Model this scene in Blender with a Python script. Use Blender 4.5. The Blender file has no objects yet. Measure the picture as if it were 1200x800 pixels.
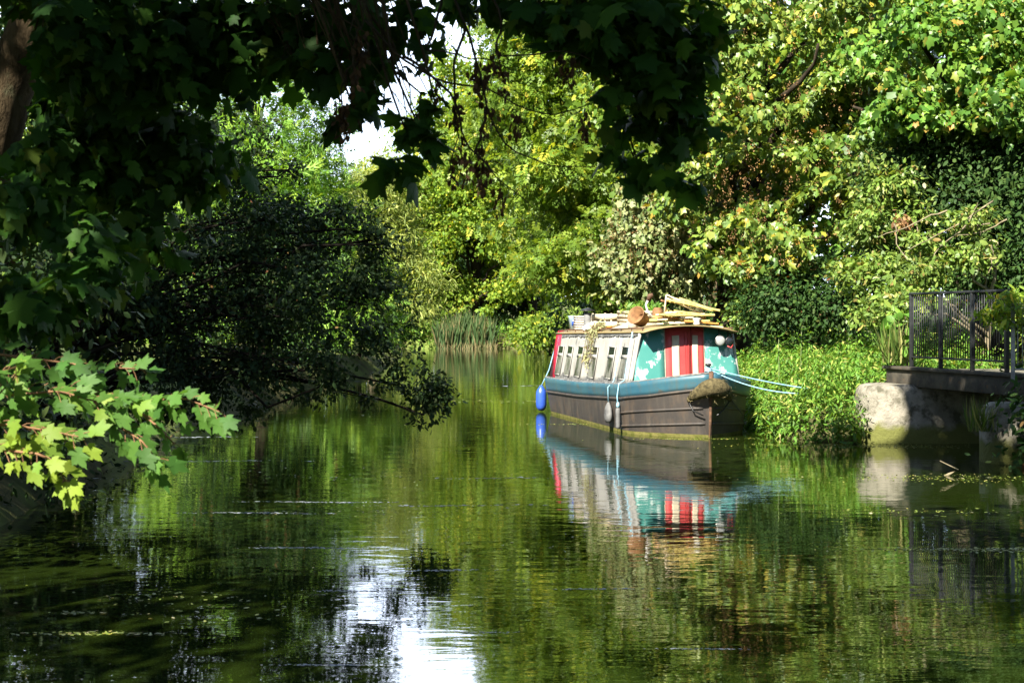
import bpy, math
import numpy as np
R = math.radians
D = bpy.data
SC = bpy.context.scene
COL = SC.collection
rng = np.random.default_rng(7)

# ------------------------------------------------------------------ camera, sky, sun, exposure
CAM_Z = 1.97
FPX, CX, HY = 1700.0, 600.0, 375.0          # focal length in photo pixels, centre column, horizon row
cam_d = D.cameras.new('camera'); cam = D.objects.new('camera', cam_d); COL.objects.link(cam)
cam.location = (0, 0, CAM_Z); cam.rotation_euler = (R(90), 0, 0)
cam_d.sensor_width = 36; cam_d.lens = 36 * FPX / 1200
cam_d.shift_y = -(400 - HY) / 1200
cam_d.clip_start = 0.1; cam_d.clip_end = 3000
cam_d.dof.use_dof = True; cam_d.dof.focus_distance = 26; cam_d.dof.aperture_fstop = 7.1
SC.camera = cam

SUN_EL, SUN_AZ = R(42), math.atan2(-0.52, -0.854)     # azimuth measured from +Y towards +X
SDIR = np.array([math.sin(SUN_AZ) * math.cos(SUN_EL), math.cos(SUN_AZ) * math.cos(SUN_EL), math.sin(SUN_EL)])
world = D.worlds.new('World'); SC.world = world; world.use_nodes = True
nt = world.node_tree; nt.nodes.clear()
def wn(t, **k):
    n = nt.nodes.new(t)
    for a, b in k.items(): setattr(n, a, b)
    return n
sky = wn('ShaderNodeTexSky', sky_type='NISHITA', sun_disc=False, sun_elevation=SUN_EL, sun_rotation=SUN_AZ)
sky.air_density = 1.0; sky.dust_density = .3
tc = wn('ShaderNodeTexCoord'); mp = wn('ShaderNodeMapping'); mp.inputs['Scale'].default_value = (1.6, 1.6, 4.0)
mp.inputs['Location'].default_value = (0.35, 0.1, 0.2)
nz = wn('ShaderNodeTexNoise'); nz.inputs['Scale'].default_value = 1.5; nz.inputs['Detail'].default_value = 7; nz.inputs['Roughness'].default_value = .55
rp = wn('ShaderNodeValToRGB'); rp.color_ramp.elements[0].position = .36; rp.color_ramp.elements[1].position = .58
mx = wn('ShaderNodeMix', data_type='RGBA'); mx.inputs['B'].default_value = (15.5, 17.6, 21.5, 1)
bg = wn('ShaderNodeBackground'); bg.inputs['Strength'].default_value = .05
wo = wn('ShaderNodeOutputWorld')
L = nt.links.new
L(tc.outputs['Generated'], mp.inputs['Vector']); L(mp.outputs['Vector'], nz.inputs['Vector'])
L(nz.outputs['Fac'], rp.inputs['Fac'])
sx = wn('ShaderNodeSeparateXYZ'); L(tc.outputs['Generated'], sx.inputs['Vector'])      # clouds masked to the sky ahead, so ambient light elsewhere stays low
cb_ = wn('ShaderNodeMapRange'); cb_.inputs['From Min'].default_value = .55; cb_.inputs['From Max'].default_value = .8; L(sx.outputs['Y'], cb_.inputs['Value'])
cm = wn('ShaderNodeMath', operation='MULTIPLY'); L(rp.outputs['Color'], cm.inputs[0]); L(cb_.outputs['Result'], cm.inputs[1]); L(cm.outputs[0], mx.inputs['Factor'])
L(sky.outputs['Color'], mx.inputs['A']); L(mx.outputs['Result'], bg.inputs['Color']); L(bg.outputs['Background'], wo.inputs['Surface'])
sun_d = D.lights.new('sun', 'SUN'); sun_d.energy = 5.0; sun_d.angle = R(.5); sun_d.color = (1, .94, .81)
sun = D.objects.new('sun', sun_d); COL.objects.link(sun); sun.location = (-30, -30, 40)
sun.rotation_euler = (math.pi / 2 - SUN_EL, 0, math.pi - SUN_AZ)
vs = SC.view_settings
vs.view_transform = 'Standard'; vs.look = 'None'; vs.gamma = 1; vs.use_curve_mapping = False; vs.exposure = 2.1
SC.cycles.max_bounces = 7; SC.cycles.diffuse_bounces = 3; SC.cycles.glossy_bounces = 3
SC.cycles.transmission_bounces = 3; SC.cycles.transparent_max_bounces = 4
SC.cycles.caustics_reflective = False; SC.cycles.caustics_refractive = False
SC.cycles.sample_clamp_indirect = 4

def W(px, py, Y):
    """photo pixel + distance -> metres"""
    return np.array([(px - CX) / FPX * Y, Y, CAM_Z - (py - HY) / FPX * Y])

# ------------------------------------------------------------------ materials
def mat(name):
    m = D.materials.new(name); m.use_nodes = True; m.node_tree.nodes.clear()
    return m, m.node_tree
def N(t, typ, **k):
    n = t.nodes.new(typ)
    for a, b in k.items(): setattr(n, a, b)
    return n
def ramp(t, stops, interp='LINEAR'):
    r = N(t, 'ShaderNodeValToRGB'); cr = r.color_ramp; cr.interpolation = interp
    while len(cr.elements) < len(stops): cr.elements.new(.5)
    for e, (p, c) in zip(cr.elements, stops):
        e.position = p; e.color = (c[0], c[1], c[2], 1)
    return r
def noise(t, scale, detail=4, rough=.55, coord='Object', sc=(1, 1, 1), loc=(0, 0, 0), dist=0):
    tcn = N(t, 'ShaderNodeTexCoord'); m_ = N(t, 'ShaderNodeMapping'); n = N(t, 'ShaderNodeTexNoise')
    m_.inputs['Scale'].default_value = sc; m_.inputs['Location'].default_value = loc
    n.inputs['Scale'].default_value = scale; n.inputs['Detail'].default_value = detail
    n.inputs['Roughness'].default_value = rough; n.inputs['Distortion'].default_value = dist
    t.links.new(tcn.outputs[coord], m_.inputs['Vector']); t.links.new(m_.outputs['Vector'], n.inputs['Vector'])
    return n
def out(t, sh):
    o = N(t, 'ShaderNodeOutputMaterial'); t.links.new(sh, o.inputs['Surface'])

def leaf_mat(name, stops, trans=.38, rough=.42, spec=.35, tint=(1.25, 1.15, .45), clump=.3):
    """one colour per leaf out of a ramp, one value shift per bough"""
    m, t = mat(name); l = t.links.new
    a = N(t, 'ShaderNodeAttribute', attribute_name='rnd'); b = N(t, 'ShaderNodeAttribute', attribute_name='bough')
    r = ramp(t, stops); l(a.outputs['Fac'], r.inputs['Fac'])
    mr = N(t, 'ShaderNodeMapRange'); mr.inputs['To Min'].default_value = 1 - clump; mr.inputs['To Max'].default_value = 1 + clump
    l(b.outputs['Fac'], mr.inputs['Value'])
    hs = N(t, 'ShaderNodeHueSaturation'); l(r.outputs['Color'], hs.inputs['Color']); l(mr.outputs['Result'], hs.inputs['Value'])
    p = N(t, 'ShaderNodeBsdfPrincipled'); p.inputs['Roughness'].default_value = rough
    p.inputs['Specular IOR Level'].default_value = spec
    l(hs.outputs['Color'], p.inputs['Base Color'])
    tm = N(t, 'ShaderNodeMix', data_type='RGBA', blend_type='MULTIPLY'); tm.inputs['Factor'].default_value = 1
    tm.inputs['B'].default_value = (tint[0] * 1.3, tint[1] * 1.3, tint[2] * 1.3, 1); l(hs.outputs['Color'], tm.inputs['A'])
    tr = N(t, 'ShaderNodeBsdfTranslucent'); l(tm.outputs['Result'], tr.inputs['Color'])
    ms = N(t, 'ShaderNodeMixShader'); ms.inputs['Fac'].default_value = trans
    l(p.outputs['BSDF'], ms.inputs[1]); l(tr.outputs['BSDF'], ms.inputs[2]); out(t, ms.outputs['Shader'])
    return m

def surf(name, c1, c2, scale=6, rough=.7, spec=.3, bump=0, sc=(1, 1, 1), lo=.35, hi=.65, metal=0, detail=6, c3=None, s3=20, lo3=.55, hi3=.65, coord='Object', bscale=None):
    """two-tone noise surface, optional third patchy tone and bump"""
    m, t = mat(name); l = t.links.new
    n = noise(t, scale, detail, .6, coord, sc)
    r = ramp(t, [(lo, c1), (hi, c2)]); l(n.outputs['Fac'], r.inputs['Fac']); c = r.outputs['Color']
    if c3:
        n3 = noise(t, s3, 5, .65, coord, sc, (3, 7, 1)); r3 = ramp(t, [(lo3, (0, 0, 0)), (hi3, (1, 1, 1))]); l(n3.outputs['Fac'], r3.inputs['Fac'])
        mxn = N(t, 'ShaderNodeMix', data_type='RGBA'); l(r3.outputs['Color'], mxn.inputs['Factor']); l(c, mxn.inputs['A'])
        mxn.inputs['B'].default_value = (*c3, 1); c = mxn.outputs['Result']
    p = N(t, 'ShaderNodeBsdfPrincipled'); p.inputs['Roughness'].default_value = rough; p.inputs['Specular IOR Level'].default_value = spec
    p.inputs['Metallic'].default_value = metal
    l(c, p.inputs['Base Color'])
    if bump:
        nb = noise(t, bscale or scale * 4, 6, .65, coord, sc); bn = N(t, 'ShaderNodeBump'); bn.inputs['Strength'].default_value = 1
        bn.inputs['Distance'].default_value = bump; l(nb.outputs['Fac'], bn.inputs['Height']); l(bn.outputs['Normal'], p.inputs['Normal'])
    out(t, p.outputs['BSDF'])
    return m

M = {}
M['bark'] = surf('bark', (.03, .022, .013), (.085, .062, .036), 7, .95, .05, .06, (1, 1, .3), bscale=16, c3=(.075, .085, .05), s3=4, lo3=.55, hi3=.7)
M['bark_dark'] = surf('bark_dark', (.018, .014, .010), (.05, .038, .026), 6, .9, .1, .02, (1, 1, .3))
M['bark_black'] = surf('near_black_bark', (.008, .007, .006), (.02, .016, .012), 6, .95, .05, .02, (1, 1, .3))  # plain near-black bark for the hawthorn
M['bark_pale'] = surf('bark_pale', (0.096, 0.08, 0.052), (0.24, 0.2, 0.128), 6, .9, .1, .01, (1, 1, .3))
G = lambda *a: a
M['syc_near'] = leaf_mat('sycamore_leaf_shade_toned', [(0, (0.012, 0.04, 0.006)), (0.5, (0.02, 0.06, 0.006)), (0.85, (0.032, 0.08, 0.009)), (1, (0.068, 0.104, 0.014))], .3, .6, .12)  # darkened copy: canopy shade is put into the leaf colour
M['syc_lit'] = leaf_mat('sycamore_leaf_lit_toned', [(0, (0.045, 0.117, 0.023)), (0.5, (0.077, 0.162, 0.025)), (0.75, (0.135, 0.211, 0.025)), (1, (0.171, 0.234, 0.027))], .42, .55, .2, clump=.15)  # paler copy for the same tree: sunlit look put into the colour
M['syc_wall'] = leaf_mat('sycamore_leaf_pale', [(0, (0.057, 0.119, 0.02)), (0.4, (0.109, 0.179, 0.029)), (0.75, (0.172, 0.228, 0.037)), (0.93, (0.23, 0.261, 0.041)), (0.97, (0.368, 0.293, 0.034)), (1, (0.253, 0.13, 0.034))], .28, .42, .4)
M['syc_green'] = leaf_mat('sycamore_leaf_green', [(0, (0.047, 0.12, 0.018)), (0.5, (0.088, 0.186, 0.026)), (0.9, (0.155, 0.24, 0.035)), (0.97, (0.23, 0.24, 0.04)), (1, (0.405, 0.216, 0.05))], .34, .42, .35)
M['ivy'] = leaf_mat('shade_toned_ivy_leaf', [(0, (0.016, 0.04, 0.01)), (0.6, (0.029, 0.065, 0.014)), (1, (0.054, 0.09, 0.021))], .22, .6, .15)  # kept dark: shade at the right edge is put into the leaf colour
M['ash'] = leaf_mat('ash_leaf', [(0, (0.068, 0.127, 0.016)), (0.5, (0.117, 0.196, 0.023)), (0.88, (0.185, 0.248, 0.028)), (0.97, (0.296, 0.311, 0.035)), (1, (0.394, 0.323, 0.041))], 0.45, .45, .3)
M['yellowing'] = leaf_mat('yellowing_leaf', [(0, (0.093, 0.175, 0.024)), (0.55, (0.172, 0.267, 0.032)), (0.93, (0.271, 0.332, 0.036)), (0.975, (0.445, 0.427, 0.049)), (0.99, (0.554, 0.466, 0.049)), (1, (0.395, 0.221, 0.049))], 0.47, .5, .2)
M['willow'] = leaf_mat('willow_leaf', [(0, (0.166, 0.23, 0.051)), (0.6, (0.248, 0.306, 0.076)), (1, (0.363, 0.383, 0.095))], 0.42, .5, .3)
M['clematis'] = leaf_mat('pale_climber_leaf', [(0, (0.072, 0.112, 0.035)), (0.55, (0.138, 0.172, 0.054)), (0.8, (0.246, 0.262, 0.109)), (0.93, (0.303, 0.299, 0.153)), (1, (0.173, 0.12, 0.045))], .25, .5, .3)
M['conifer'] = leaf_mat('cypress_leaf', [(0, (0.076, 0.165, 0.025)), (0.6, (0.151, 0.289, 0.04)), (1, (0.257, 0.366, 0.043))], 0.35, .5, .25)
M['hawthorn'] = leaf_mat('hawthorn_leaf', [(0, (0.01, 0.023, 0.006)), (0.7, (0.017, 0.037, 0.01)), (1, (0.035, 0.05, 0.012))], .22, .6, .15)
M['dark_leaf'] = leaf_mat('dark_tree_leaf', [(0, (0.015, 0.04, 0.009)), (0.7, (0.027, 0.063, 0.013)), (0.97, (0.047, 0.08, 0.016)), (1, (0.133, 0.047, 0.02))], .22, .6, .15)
M['shade_leaf'] = leaf_mat('pale_shrub_leaf', [(0, (0.073, 0.127, 0.025)), (0.6, (0.126, 0.204, 0.032)), (0.9, (0.211, 0.268, 0.057)), (1, (0.19, 0.127, 0.041))], .3, .45, .35)
M['brown_leaf'] = leaf_mat('withered_leaf', [(0, (.10, .05, .025)), (.6, (.20, .105, .045)), (1, (.32, .19, .09))], .3, .7, .1)
M['nettle'] = leaf_mat('nettle_leaf', [(0, (0.059, 0.144, 0.019)), (0.55, (0.098, 0.204, 0.026)), (0.82, (0.157, 0.262, 0.035)), (0.94, (0.255, 0.288, 0.064)), (1, (0.333, 0.298, 0.09))], .34, .5, .25)
M['reed'] = leaf_mat('reed_blade', [(0, (0.038, 0.075, 0.026)), (0.7, (0.068, 0.112, 0.038)), (0.85, (0.15, 0.135, 0.06)), (1, (0.255, 0.195, 0.098))], .25, .5, .3)
M['grass'] = leaf_mat('rough_grass', [(0, (.05, .10, .02)), (.6, (.10, .15, .03)), (1, (.22, .20, .08))], .3, .5, .2)

# ------------------------------------------------------------------ mesh helpers
class MB:
    def __init__(s): s.v = []; s.f = []; s.n = 0; s.r = []; s.b = []
    def add(s, v, f, r=None, b=None):
        v = np.asarray(v, float).reshape(-1, 3); f = np.asarray(f, int)
        s.v.append(v); s.f.append(f + s.n); s.n += len(v)
        s.r.append(np.zeros(len(v)) if r is None else r); s.b.append(np.full(len(v), .5) if b is None else b)
        return s
    def build(s, name, m, parent=None, loc=None, smooth=False, attrs=False, bevel=0):
        me = D.meshes.new(name)
        if s.n:
            v = np.concatenate(s.v).astype(np.float32)
            me.vertices.add(len(v)); me.vertices.foreach_set('co', v.ravel())
            tot = np.concatenate([np.full(len(f), f.shape[1]) for f in s.f]); idx = np.concatenate([f.ravel() for f in s.f])
            me.loops.add(len(idx)); me.loops.foreach_set('vertex_index', idx.astype(np.int32))
            me.polygons.add(len(tot)); st = np.concatenate([[0], np.cumsum(tot)[:-1]]).astype(np.int32)
            me.polygons.foreach_set('loop_start', st)
            if smooth: me.polygons.foreach_set('use_smooth', np.ones(len(tot), bool))
            if attrs:
                for nm, arr in (('rnd', s.r), ('bough', s.b)):
                    at = me.attributes.new(nm, 'FLOAT', 'POINT'); at.data.foreach_set('value', np.concatenate(arr).astype(np.float32))
            me.update(calc_edges=True); me.validate()
        if m is not None: me.materials.append(m)
        o = D.objects.new(name, me); COL.objects.link(o)
        if parent is not None: o.parent = parent
        if loc is not None: o.location = loc
        if bevel:
            bm = o.modifiers.new('bevel', 'BEVEL'); bm.width = bevel; bm.segments = 2; bm.limit_method = 'ANGLE'
        return o
    # primitives
    def box(s, c, size, rz=0, ry=0, rx=0):
        x, y, z = [q / 2 for q in size]
        v = np.array([(a, b, d) for a in (-x, x) for b in (-y, y) for d in (-z, z)])
        v = v @ rotm(rx, ry, rz).T + np.array(c)
        return s.add(v, [(0, 1, 3, 2), (4, 6, 7, 5), (0, 4, 5, 1), (2, 3, 7, 6), (0, 2, 6, 4), (1, 5, 7, 3)])
    def hexa(s, p):     # 8 corners: bottom 4 loop, top 4 loop
        return s.add(p, [(0, 3, 2, 1), (4, 5, 6, 7), (0, 1, 5, 4), (1, 2, 6, 5), (2, 3, 7, 6), (3, 0, 4, 7)])
    def tube(s, pts, rad, k=8, cap=True, r=None):
        pts = np.asarray(pts, float); n = len(pts); rad = np.broadcast_to(np.asarray(rad, float), (n,))
        d = np.gradient(pts, axis=0); d /= np.linalg.norm(d, axis=1, keepdims=True) + 1e-9
        ref = np.array([0, 0, 1.]) if abs(d[:, 2]).mean() < .8 else np.array([1., 0, 0])
        a = np.cross(d, ref); a /= np.linalg.norm(a, axis=1, keepdims=True) + 1e-9; b = np.cross(d, a)
        th = np.linspace(0, 2 * math.pi, k, endpoint=False)
        v = pts[:, None] + rad[:, None, None] * (a[:, None] * np.cos(th)[None, :, None] + b[:, None] * np.sin(th)[None, :, None])
        i, j = np.meshgrid(np.arange(n - 1), np.arange(k), indexing='ij'); j2 = (j + 1) % k
        f = np.stack([i * k + j, i * k + j2, (i + 1) * k + j2, (i + 1) * k + j], -1).reshape(-1, 4)
        base = s.n
        s.add(v.reshape(-1, 3), f)
        if cap:
            s.v.append(np.array([pts[0], pts[-1]])); s.r.append(np.zeros(2)); s.b.append(np.full(2, .5))
            c0, c1 = s.n, s.n + 1; s.n += 2
            s.f.append(np.array([(base + q, base + (q + 1) % k, c0)[::-1] for q in range(k)]))
            s.f.append(np.array([(base + (n - 1) * k + q, base + (n - 1) * k + (q + 1) % k, c1) for q in range(k)]))
        return s
    def lathe(s, prof, c=(0, 0, 0), k=20, axis='z', squash=(1, 1)):
        prof = np.asarray(prof, float); n = len(prof); th = np.linspace(0, 2 * math.pi, k, endpoint=False)
        v = np.stack([prof[:, 0, None] * np.cos(th) * squash[0], prof[:, 0, None] * np.sin(th) * squash[1], np.repeat(prof[:, 1, None], k, 1)], -1)
        if axis == 'x': v = v[..., [2, 0, 1]]
        if axis == 'y': v = v[..., [1, 2, 0]]
        i, j = np.meshgrid(np.arange(n - 1), np.arange(k), indexing='ij'); j2 = (j + 1) % k
        f = np.stack([i * k + j, i * k + j2, (i + 1) * k + j2, (i + 1) * k + j], -1).reshape(-1, 4)
        return s.add(v.reshape(-1, 3) + np.array(c), f)
    def grid(s, V):     # V (n,m,3)
        n, m_ = V.shape[:2]; i, j = np.meshgrid(np.arange(n - 1), np.arange(m_ - 1), indexing='ij')
        f = np.stack([i * m_ + j, (i + 1) * m_ + j, (i + 1) * m_ + j + 1, i * m_ + j + 1], -1).reshape(-1, 4)
        return s.add(V.reshape(-1, 3), f)

def rotm(rx, ry, rz):
    cx, sx, cy, sy, cz, sz = math.cos(rx), math.sin(rx), math.cos(ry), math.sin(ry), math.cos(rz), math.sin(rz)
    return np.array([[cz, -sz, 0], [sz, cz, 0], [0, 0, 1]]) @ np.array([[cy, 0, sy], [0, 1, 0], [-sy, 0, cy]]) @ np.array([[1, 0, 0], [0, cx, -sx], [0, sx, cx]])

def tag(o, label=None, cat=None, group=None, kind=None):
    if label: o['label'] = label
    if cat: o['category'] = cat
    if group: o['group'] = group
    if kind: o['kind'] = kind
    return o
def empty(name, label, cat, loc=(0, 0, 0), rz=0, group=None):
    o = D.objects.new(name, None); COL.objects.link(o); o.location = [float(q) for q in loc]; o.rotation_euler = (0, 0, rz)
    o.empty_display_size = .2
    return tag(o, label, cat, group)

# leaf outlines: base at the origin, tip along +y, upper side +z
def fan(half, centre=(0, .35), fold=.22, droop=.25):
    h = list(half); o = h + [(-x, y) for x, y in h[::-1] if x > 1e-6]
    v = np.array([centre] + o, float); n = len(o)
    z = -fold * np.abs(v[:, 0]) ** 1.2 - droop * np.clip(v[:, 1], 0, None) ** 2 * .6
    v = np.column_stack([v, z]); f = np.array([(0, 1 + i, 1 + (i + 1) % n) for i in range(n)])
    return v, f
T = {}
T['maple'] = fan([(0, 0), (.16, -.07), (.30, -.03), (.50, .10), (.36, .17), (.34, .25), (.44, .38), (.60, .64), (.42, .58), (.33, .66), (.22, .60), (.20, .72), (.13, .84), (.06, .88), (0, 1.02)])
T['maple_mid'] = fan([(0, 0), (.30, -.04), (.48, .12), (.30, .25), (.56, .62), (.22, .6), (.16, .8), (0, 1)])
T['maple_far'] = fan([(0, 0), (.38, .02), (.33, .27), (.50, .58), (.26, .66), (0, 1)], fold=.4, droop=.5)
T['oval'] = fan([(0, 0), (.26, .3), (.22, .7), (0, 1)], (0, .5))
T['rhomb'] = (np.array([(0, 0, 0), (.3, .45, -.08), (0, 1, -.15), (-.3, .45, -.08)], float), np.array([(0, 1, 2), (0, 2, 3)]))
T['lance'] = fan([(0, 0), (.15, .25), (.12, .6), (0, 1)], (0, .45), .3, .4)
T['willow'] = (np.array([(0, 0, 0), (.09, .45, -.04), (0, 1, -.3), (-.09, .45, -.04)], float), np.array([(0, 1, 2), (0, 2, 3)]))
def pinnate():
    vs_, fs_ = [], []; n = 0
    for (x, y, ang) in [(0, .62, 0), (.05, .15, -65), (-.05, .15, 65), (.05, .36, -55), (-.05, .36, 55), (.04, .56, -40), (-.04, .56, 40)]:
        v = T['rhomb'][0] * np.array([.36, .36, .36]); a = R(ang); c, s_ = math.cos(a), math.sin(a)
        v = np.column_stack([v[:, 0] * c - v[:, 1] * s_ + x, v[:, 0] * s_ + v[:, 1] * c + y, v[:, 2] - .18 * y * y])
        vs_.append(v); fs_.append(T['rhomb'][1] + n); n += 4
    return np.concatenate(vs_), np.concatenate(fs_)
T['pinnate'] = pinnate()
def frond():
    vs_, fs_ = [], []; n = 0
    for (x, y, ang, l) in [(0, .3, 0, .75), (.02, .1, -50, .5), (-.02, .1, 50, .5), (.02, .35, -42, .42), (-.02, .35, 42, .42), (.02, .6, -38, .3), (-.02, .6, 38, .3)]:
        v = np.array([(-.045, 0, 0), (.045, 0, 0), (.0, 1, -.1)]) * np.array([1, l, l]); a = R(ang); c, s_ = math.cos(a), math.sin(a)
        v = np.column_stack([v[:, 0] * c - v[:, 1] * s_ + x, v[:, 0] * s_ + v[:, 1] * c + y, v[:, 2] - .15 * y * y])
        vs_.append(v); fs_.append(np.array([(0, 1, 2)]) + n); n += 3
    return np.concatenate(vs_), np.concatenate(fs_)
T['frond'] = frond()
T['blade'] = (np.array([(-.02, 0, 0), (.02, 0, 0), (.022, .5, .02), (-.022, .5, .02), (0, 1, .12)], float), np.array([(0, 1, 2), (0, 2, 3), (3, 2, 4)]))

def unit(v): return v / (np.linalg.norm(v, axis=-1, keepdims=True) + 1e-9)
def leaves(mb, tmpl, P, A, Nn, S, rnd, bough):
    v, f = T[tmpl]; n = len(P)
    if n == 0: return
    A = unit(A); X = unit(np.cross(A, Nn)); Z = np.cross(X, A)
    h = (np.arange(n) * 0.61803398875) % 1; g_ = (np.arange(n) * 0.7548776662) % 1; e_ = (np.arange(n) * 0.5698402910) % 1
    vx = v[None, :, 0] * (.72 + .45 * h)[:, None] + (v[None, :, 1] ** 2) * ((g_ - .5) * .35)[:, None]          # narrow or broad, tip bent aside
    vz = v[None, :, 2] * (-.3 + 2.6 * e_)[:, None] + v[None, :, 0] * v[None, :, 1] * ((g_ * 7 % 1) - .5)[:, None] * .5   # flat to curled, twisted
    w = P[:, None] + S[:, None, None] * (vx[..., None] * X[:, None] + v[None, :, 1, None] * A[:, None] + vz[..., None] * Z[:, None])
    ff = (f[None] + (np.arange(n) * len(v))[:, None, None]).reshape(-1, 3)
    mb.add(w.reshape(-1, 3), ff, np.repeat(rnd, len(v)), np.repeat(bough, len(v)))

SUNGAPS = []            # (point, radius): gaps in the left bank canopy that let the sun through to that point
def in_gap(P, shrink=1.0):
    k = np.zeros(len(P), bool)
    for Tp, r in SUNGAPS:
        v = P - Tp; t = v @ SDIR; d = np.linalg.norm(v - t[:, None] * SDIR, axis=1)
        k |= (t > .35) & (d < r * shrink)
    return k

def spray(clumps, n, per, rg, spread=.33, shell=.45, flat=.55, zmin=None):
    """leaf positions: boughs > sprigs > leaves.  clumps (k,6) = centre + radii"""
    c = np.asarray(clumps, float); vol = np.prod(c[:, 3:], axis=1) ** (2 / 3); ns = max(1, n // per)
    ci = rg.choice(len(c), ns, p=vol / vol.sum())
    d = unit(rg.normal(size=(ns, 3))); rad = rg.random(ns) ** shell
    sub = c[ci, :3] + d * rad[:, None] * c[ci, 3:]
    si = np.repeat(np.arange(ns), per); cc = ci[si]
    sp = np.minimum(spread, c[cc, 3:].min(1) * .8)
    P = sub[si] + rg.normal(size=(len(si), 3)) * sp[:, None] * np.array([1, 1, flat])
    outw = unit((P - c[cc, :3]) / c[cc, 3:])
    bough = np.clip(.5 + (rg.random(ns)[si] - .5) * .7 + (rg.random(len(c))[cc] - .5) * .6, 0, 1)
    if zmin is not None:
        k = P[:, 2] > zmin; P, outw, bough, si = P[k], outw[k], bough[k], si[k]
    return P, outw, bough, sub, ci

def crown(name, clumps, n, tmpl, size, m, parent, rg, per=10, spread=.33, shell=.45, flat=.55, droop=.5, up=.55, cull=False, jit=.6, zmin=None, rmap=None, gapk=1.0, keep=None):
    P, ow, b, sub, ci = spray(clumps, n, per, rg, spread, shell, flat, zmin)
    k = np.ones(len(P), bool)
    if cull: k &= ~in_gap(P, gapk)
    if keep is not None: k &= keep(P)
    P, ow, b = P[k], ow[k], b[k]
    q = len(P)
    Nn = unit(ow * .6 + np.array([0, 0, up]) + rg.normal(size=(q, 3)) * jit * .75)
    A = ow * .7 + np.array([0, 0, -droop]) + rg.normal(size=(q, 3)) * .6
    S = size * np.clip(rg.normal(1, .34, q), .4, 1.9)
    mb = MB(); rnd = rg.random(q)
    if rmap: rnd = rmap(rnd)
    leaves(mb, tmpl, P, A, Nn, S, rnd, b)
    o = mb.build(name, m, parent, attrs=True)
    return o, sub, ci

def bend(p, q, sag=.12, n=6, rg=rng, wob=.04):
    p, q = np.asarray(p, float), np.asarray(q, float); t = np.linspace(0, 1, n)[:, None]
    ln = np.linalg.norm(q - p); pts = p + (q - p) * t
    pts += np.array([0, 0, 1]) * (t * (1 - t)) * 4 * sag * ln
    w = rg.normal(size=(n, 3)) * wob * ln; w[0] = 0; w[-1] = 0
    return pts + w

def tree(name, label, cat, base, top, r0, clumps, n, tmpl, size, leafm, barkm='bark', group=None, seed=1, per=10, limbs=10, twigs=40, lr=.35, parts=('trunk', 'crown'), droopers=None, **kw):
    """trunk with limbs and twigs + crown of separate leaves"""
    rg = np.random.default_rng(seed); base = np.asarray(base, float); top = np.asarray(top, float)
    root = empty(name, label, cat, base, group=group)
    c = np.asarray(clumps, float).copy(); c[:, :3] -= base
    SG = SUNGAPS[:]
    if kw.get('cull'):
        SUNGAPS[:] = [(Tp - base, r) for Tp, r in SG]
    kp = kw.pop('keep', None)
    if kp: kw['keep'] = lambda P: kp(P + base)
    if kw.get('zmin') is not None: kw['zmin'] -= base[2]
    o, sub, ci = crown(parts[1], c, n, tmpl, size, M[leafm], root, rg, per=per, **kw)
    SUNGAPS[:] = SG
    tr = MB(); tp = top - base
    tpts = bend((0, 0, -.3), tp, 0, 9, rg, .015); t = np.linspace(0, 1, 9)
    rad = r0 * (1 - .72 * t) * (1 + .5 * np.exp(-t * 14))
    tr.tube(tpts, rad, 10)
    order = rg.permutation(len(c))[:limbs]; ends = {}
    for i in order:
        q = c[i, :3]; f = np.clip((q[2] - .25 * np.linalg.norm(q[:2] - tp[:2])) / max(tp[2], .1) * .75, .12, .97)
        j = f * 8; a = int(j); p = tpts[a] + (tpts[min(a + 1, 8)] - tpts[a]) * (j - a)
        pts = bend(p, q, .08, 7, rg, .03); rr = np.interp(f, t, rad) * lr + .012
        tr.tube(pts, np.linspace(rr, max(.012, rr * .25), 7), 6); ends[i] = (pts, rr)
    if len(sub) and twigs:
        for s_ in rg.permutation(len(sub))[:twigs]:
            i = ci[s_]
            if i in ends:
                pts, rr = ends[i]; p = pts[rg.integers(3, 7)]
                tr.tube(bend(p, sub[s_], .05, 5, rg, .05), np.linspace(max(.008, rr * .22), .004, 5), 4, cap=False)
    if droopers:            # boughs leave the trunk high up, arch out and hang their twigs down into each bough of leaves
        zt = droopers - base[2]
        for i in range(len(c)):
            q = c[i, :3]
            if (q[2] + base[2] < 3.0 and q[0] + base[0] < -1.4) or rg.random() < .5: continue
            f = min(.95, (zt + rg.uniform(-.6, .8)) / tp[2]) * 8; a = int(f); p = tpts[a] + (tpts[a + 1] - tpts[a]) * (f - a)
            hi = np.array([q[0] * .8 + p[0] * .2, q[1] * .8 + p[1] * .2, max(p[2] + .2, q[2] + .6)])
            t_ = np.linspace(0, 1, 12)[:, None]; pts = (1 - t_) ** 2 * p + 2 * t_ * (1 - t_) * hi + t_ ** 2 * q
            pts[1:-1] += rg.normal(size=(10, 3)) * .03
            tr.tube(pts, np.linspace(.022, .005, 12), 5)
            for s_ in np.nonzero(ci == i)[0][:14]:
                tr.tube(bend(pts[rg.integers(6, 11)], sub[s_], .05, 4, rg, .06), np.linspace(.006, .002, 4), 4, cap=False)
    tr.build(parts[0], M[barkm], root, smooth=True)
    return root

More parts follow.
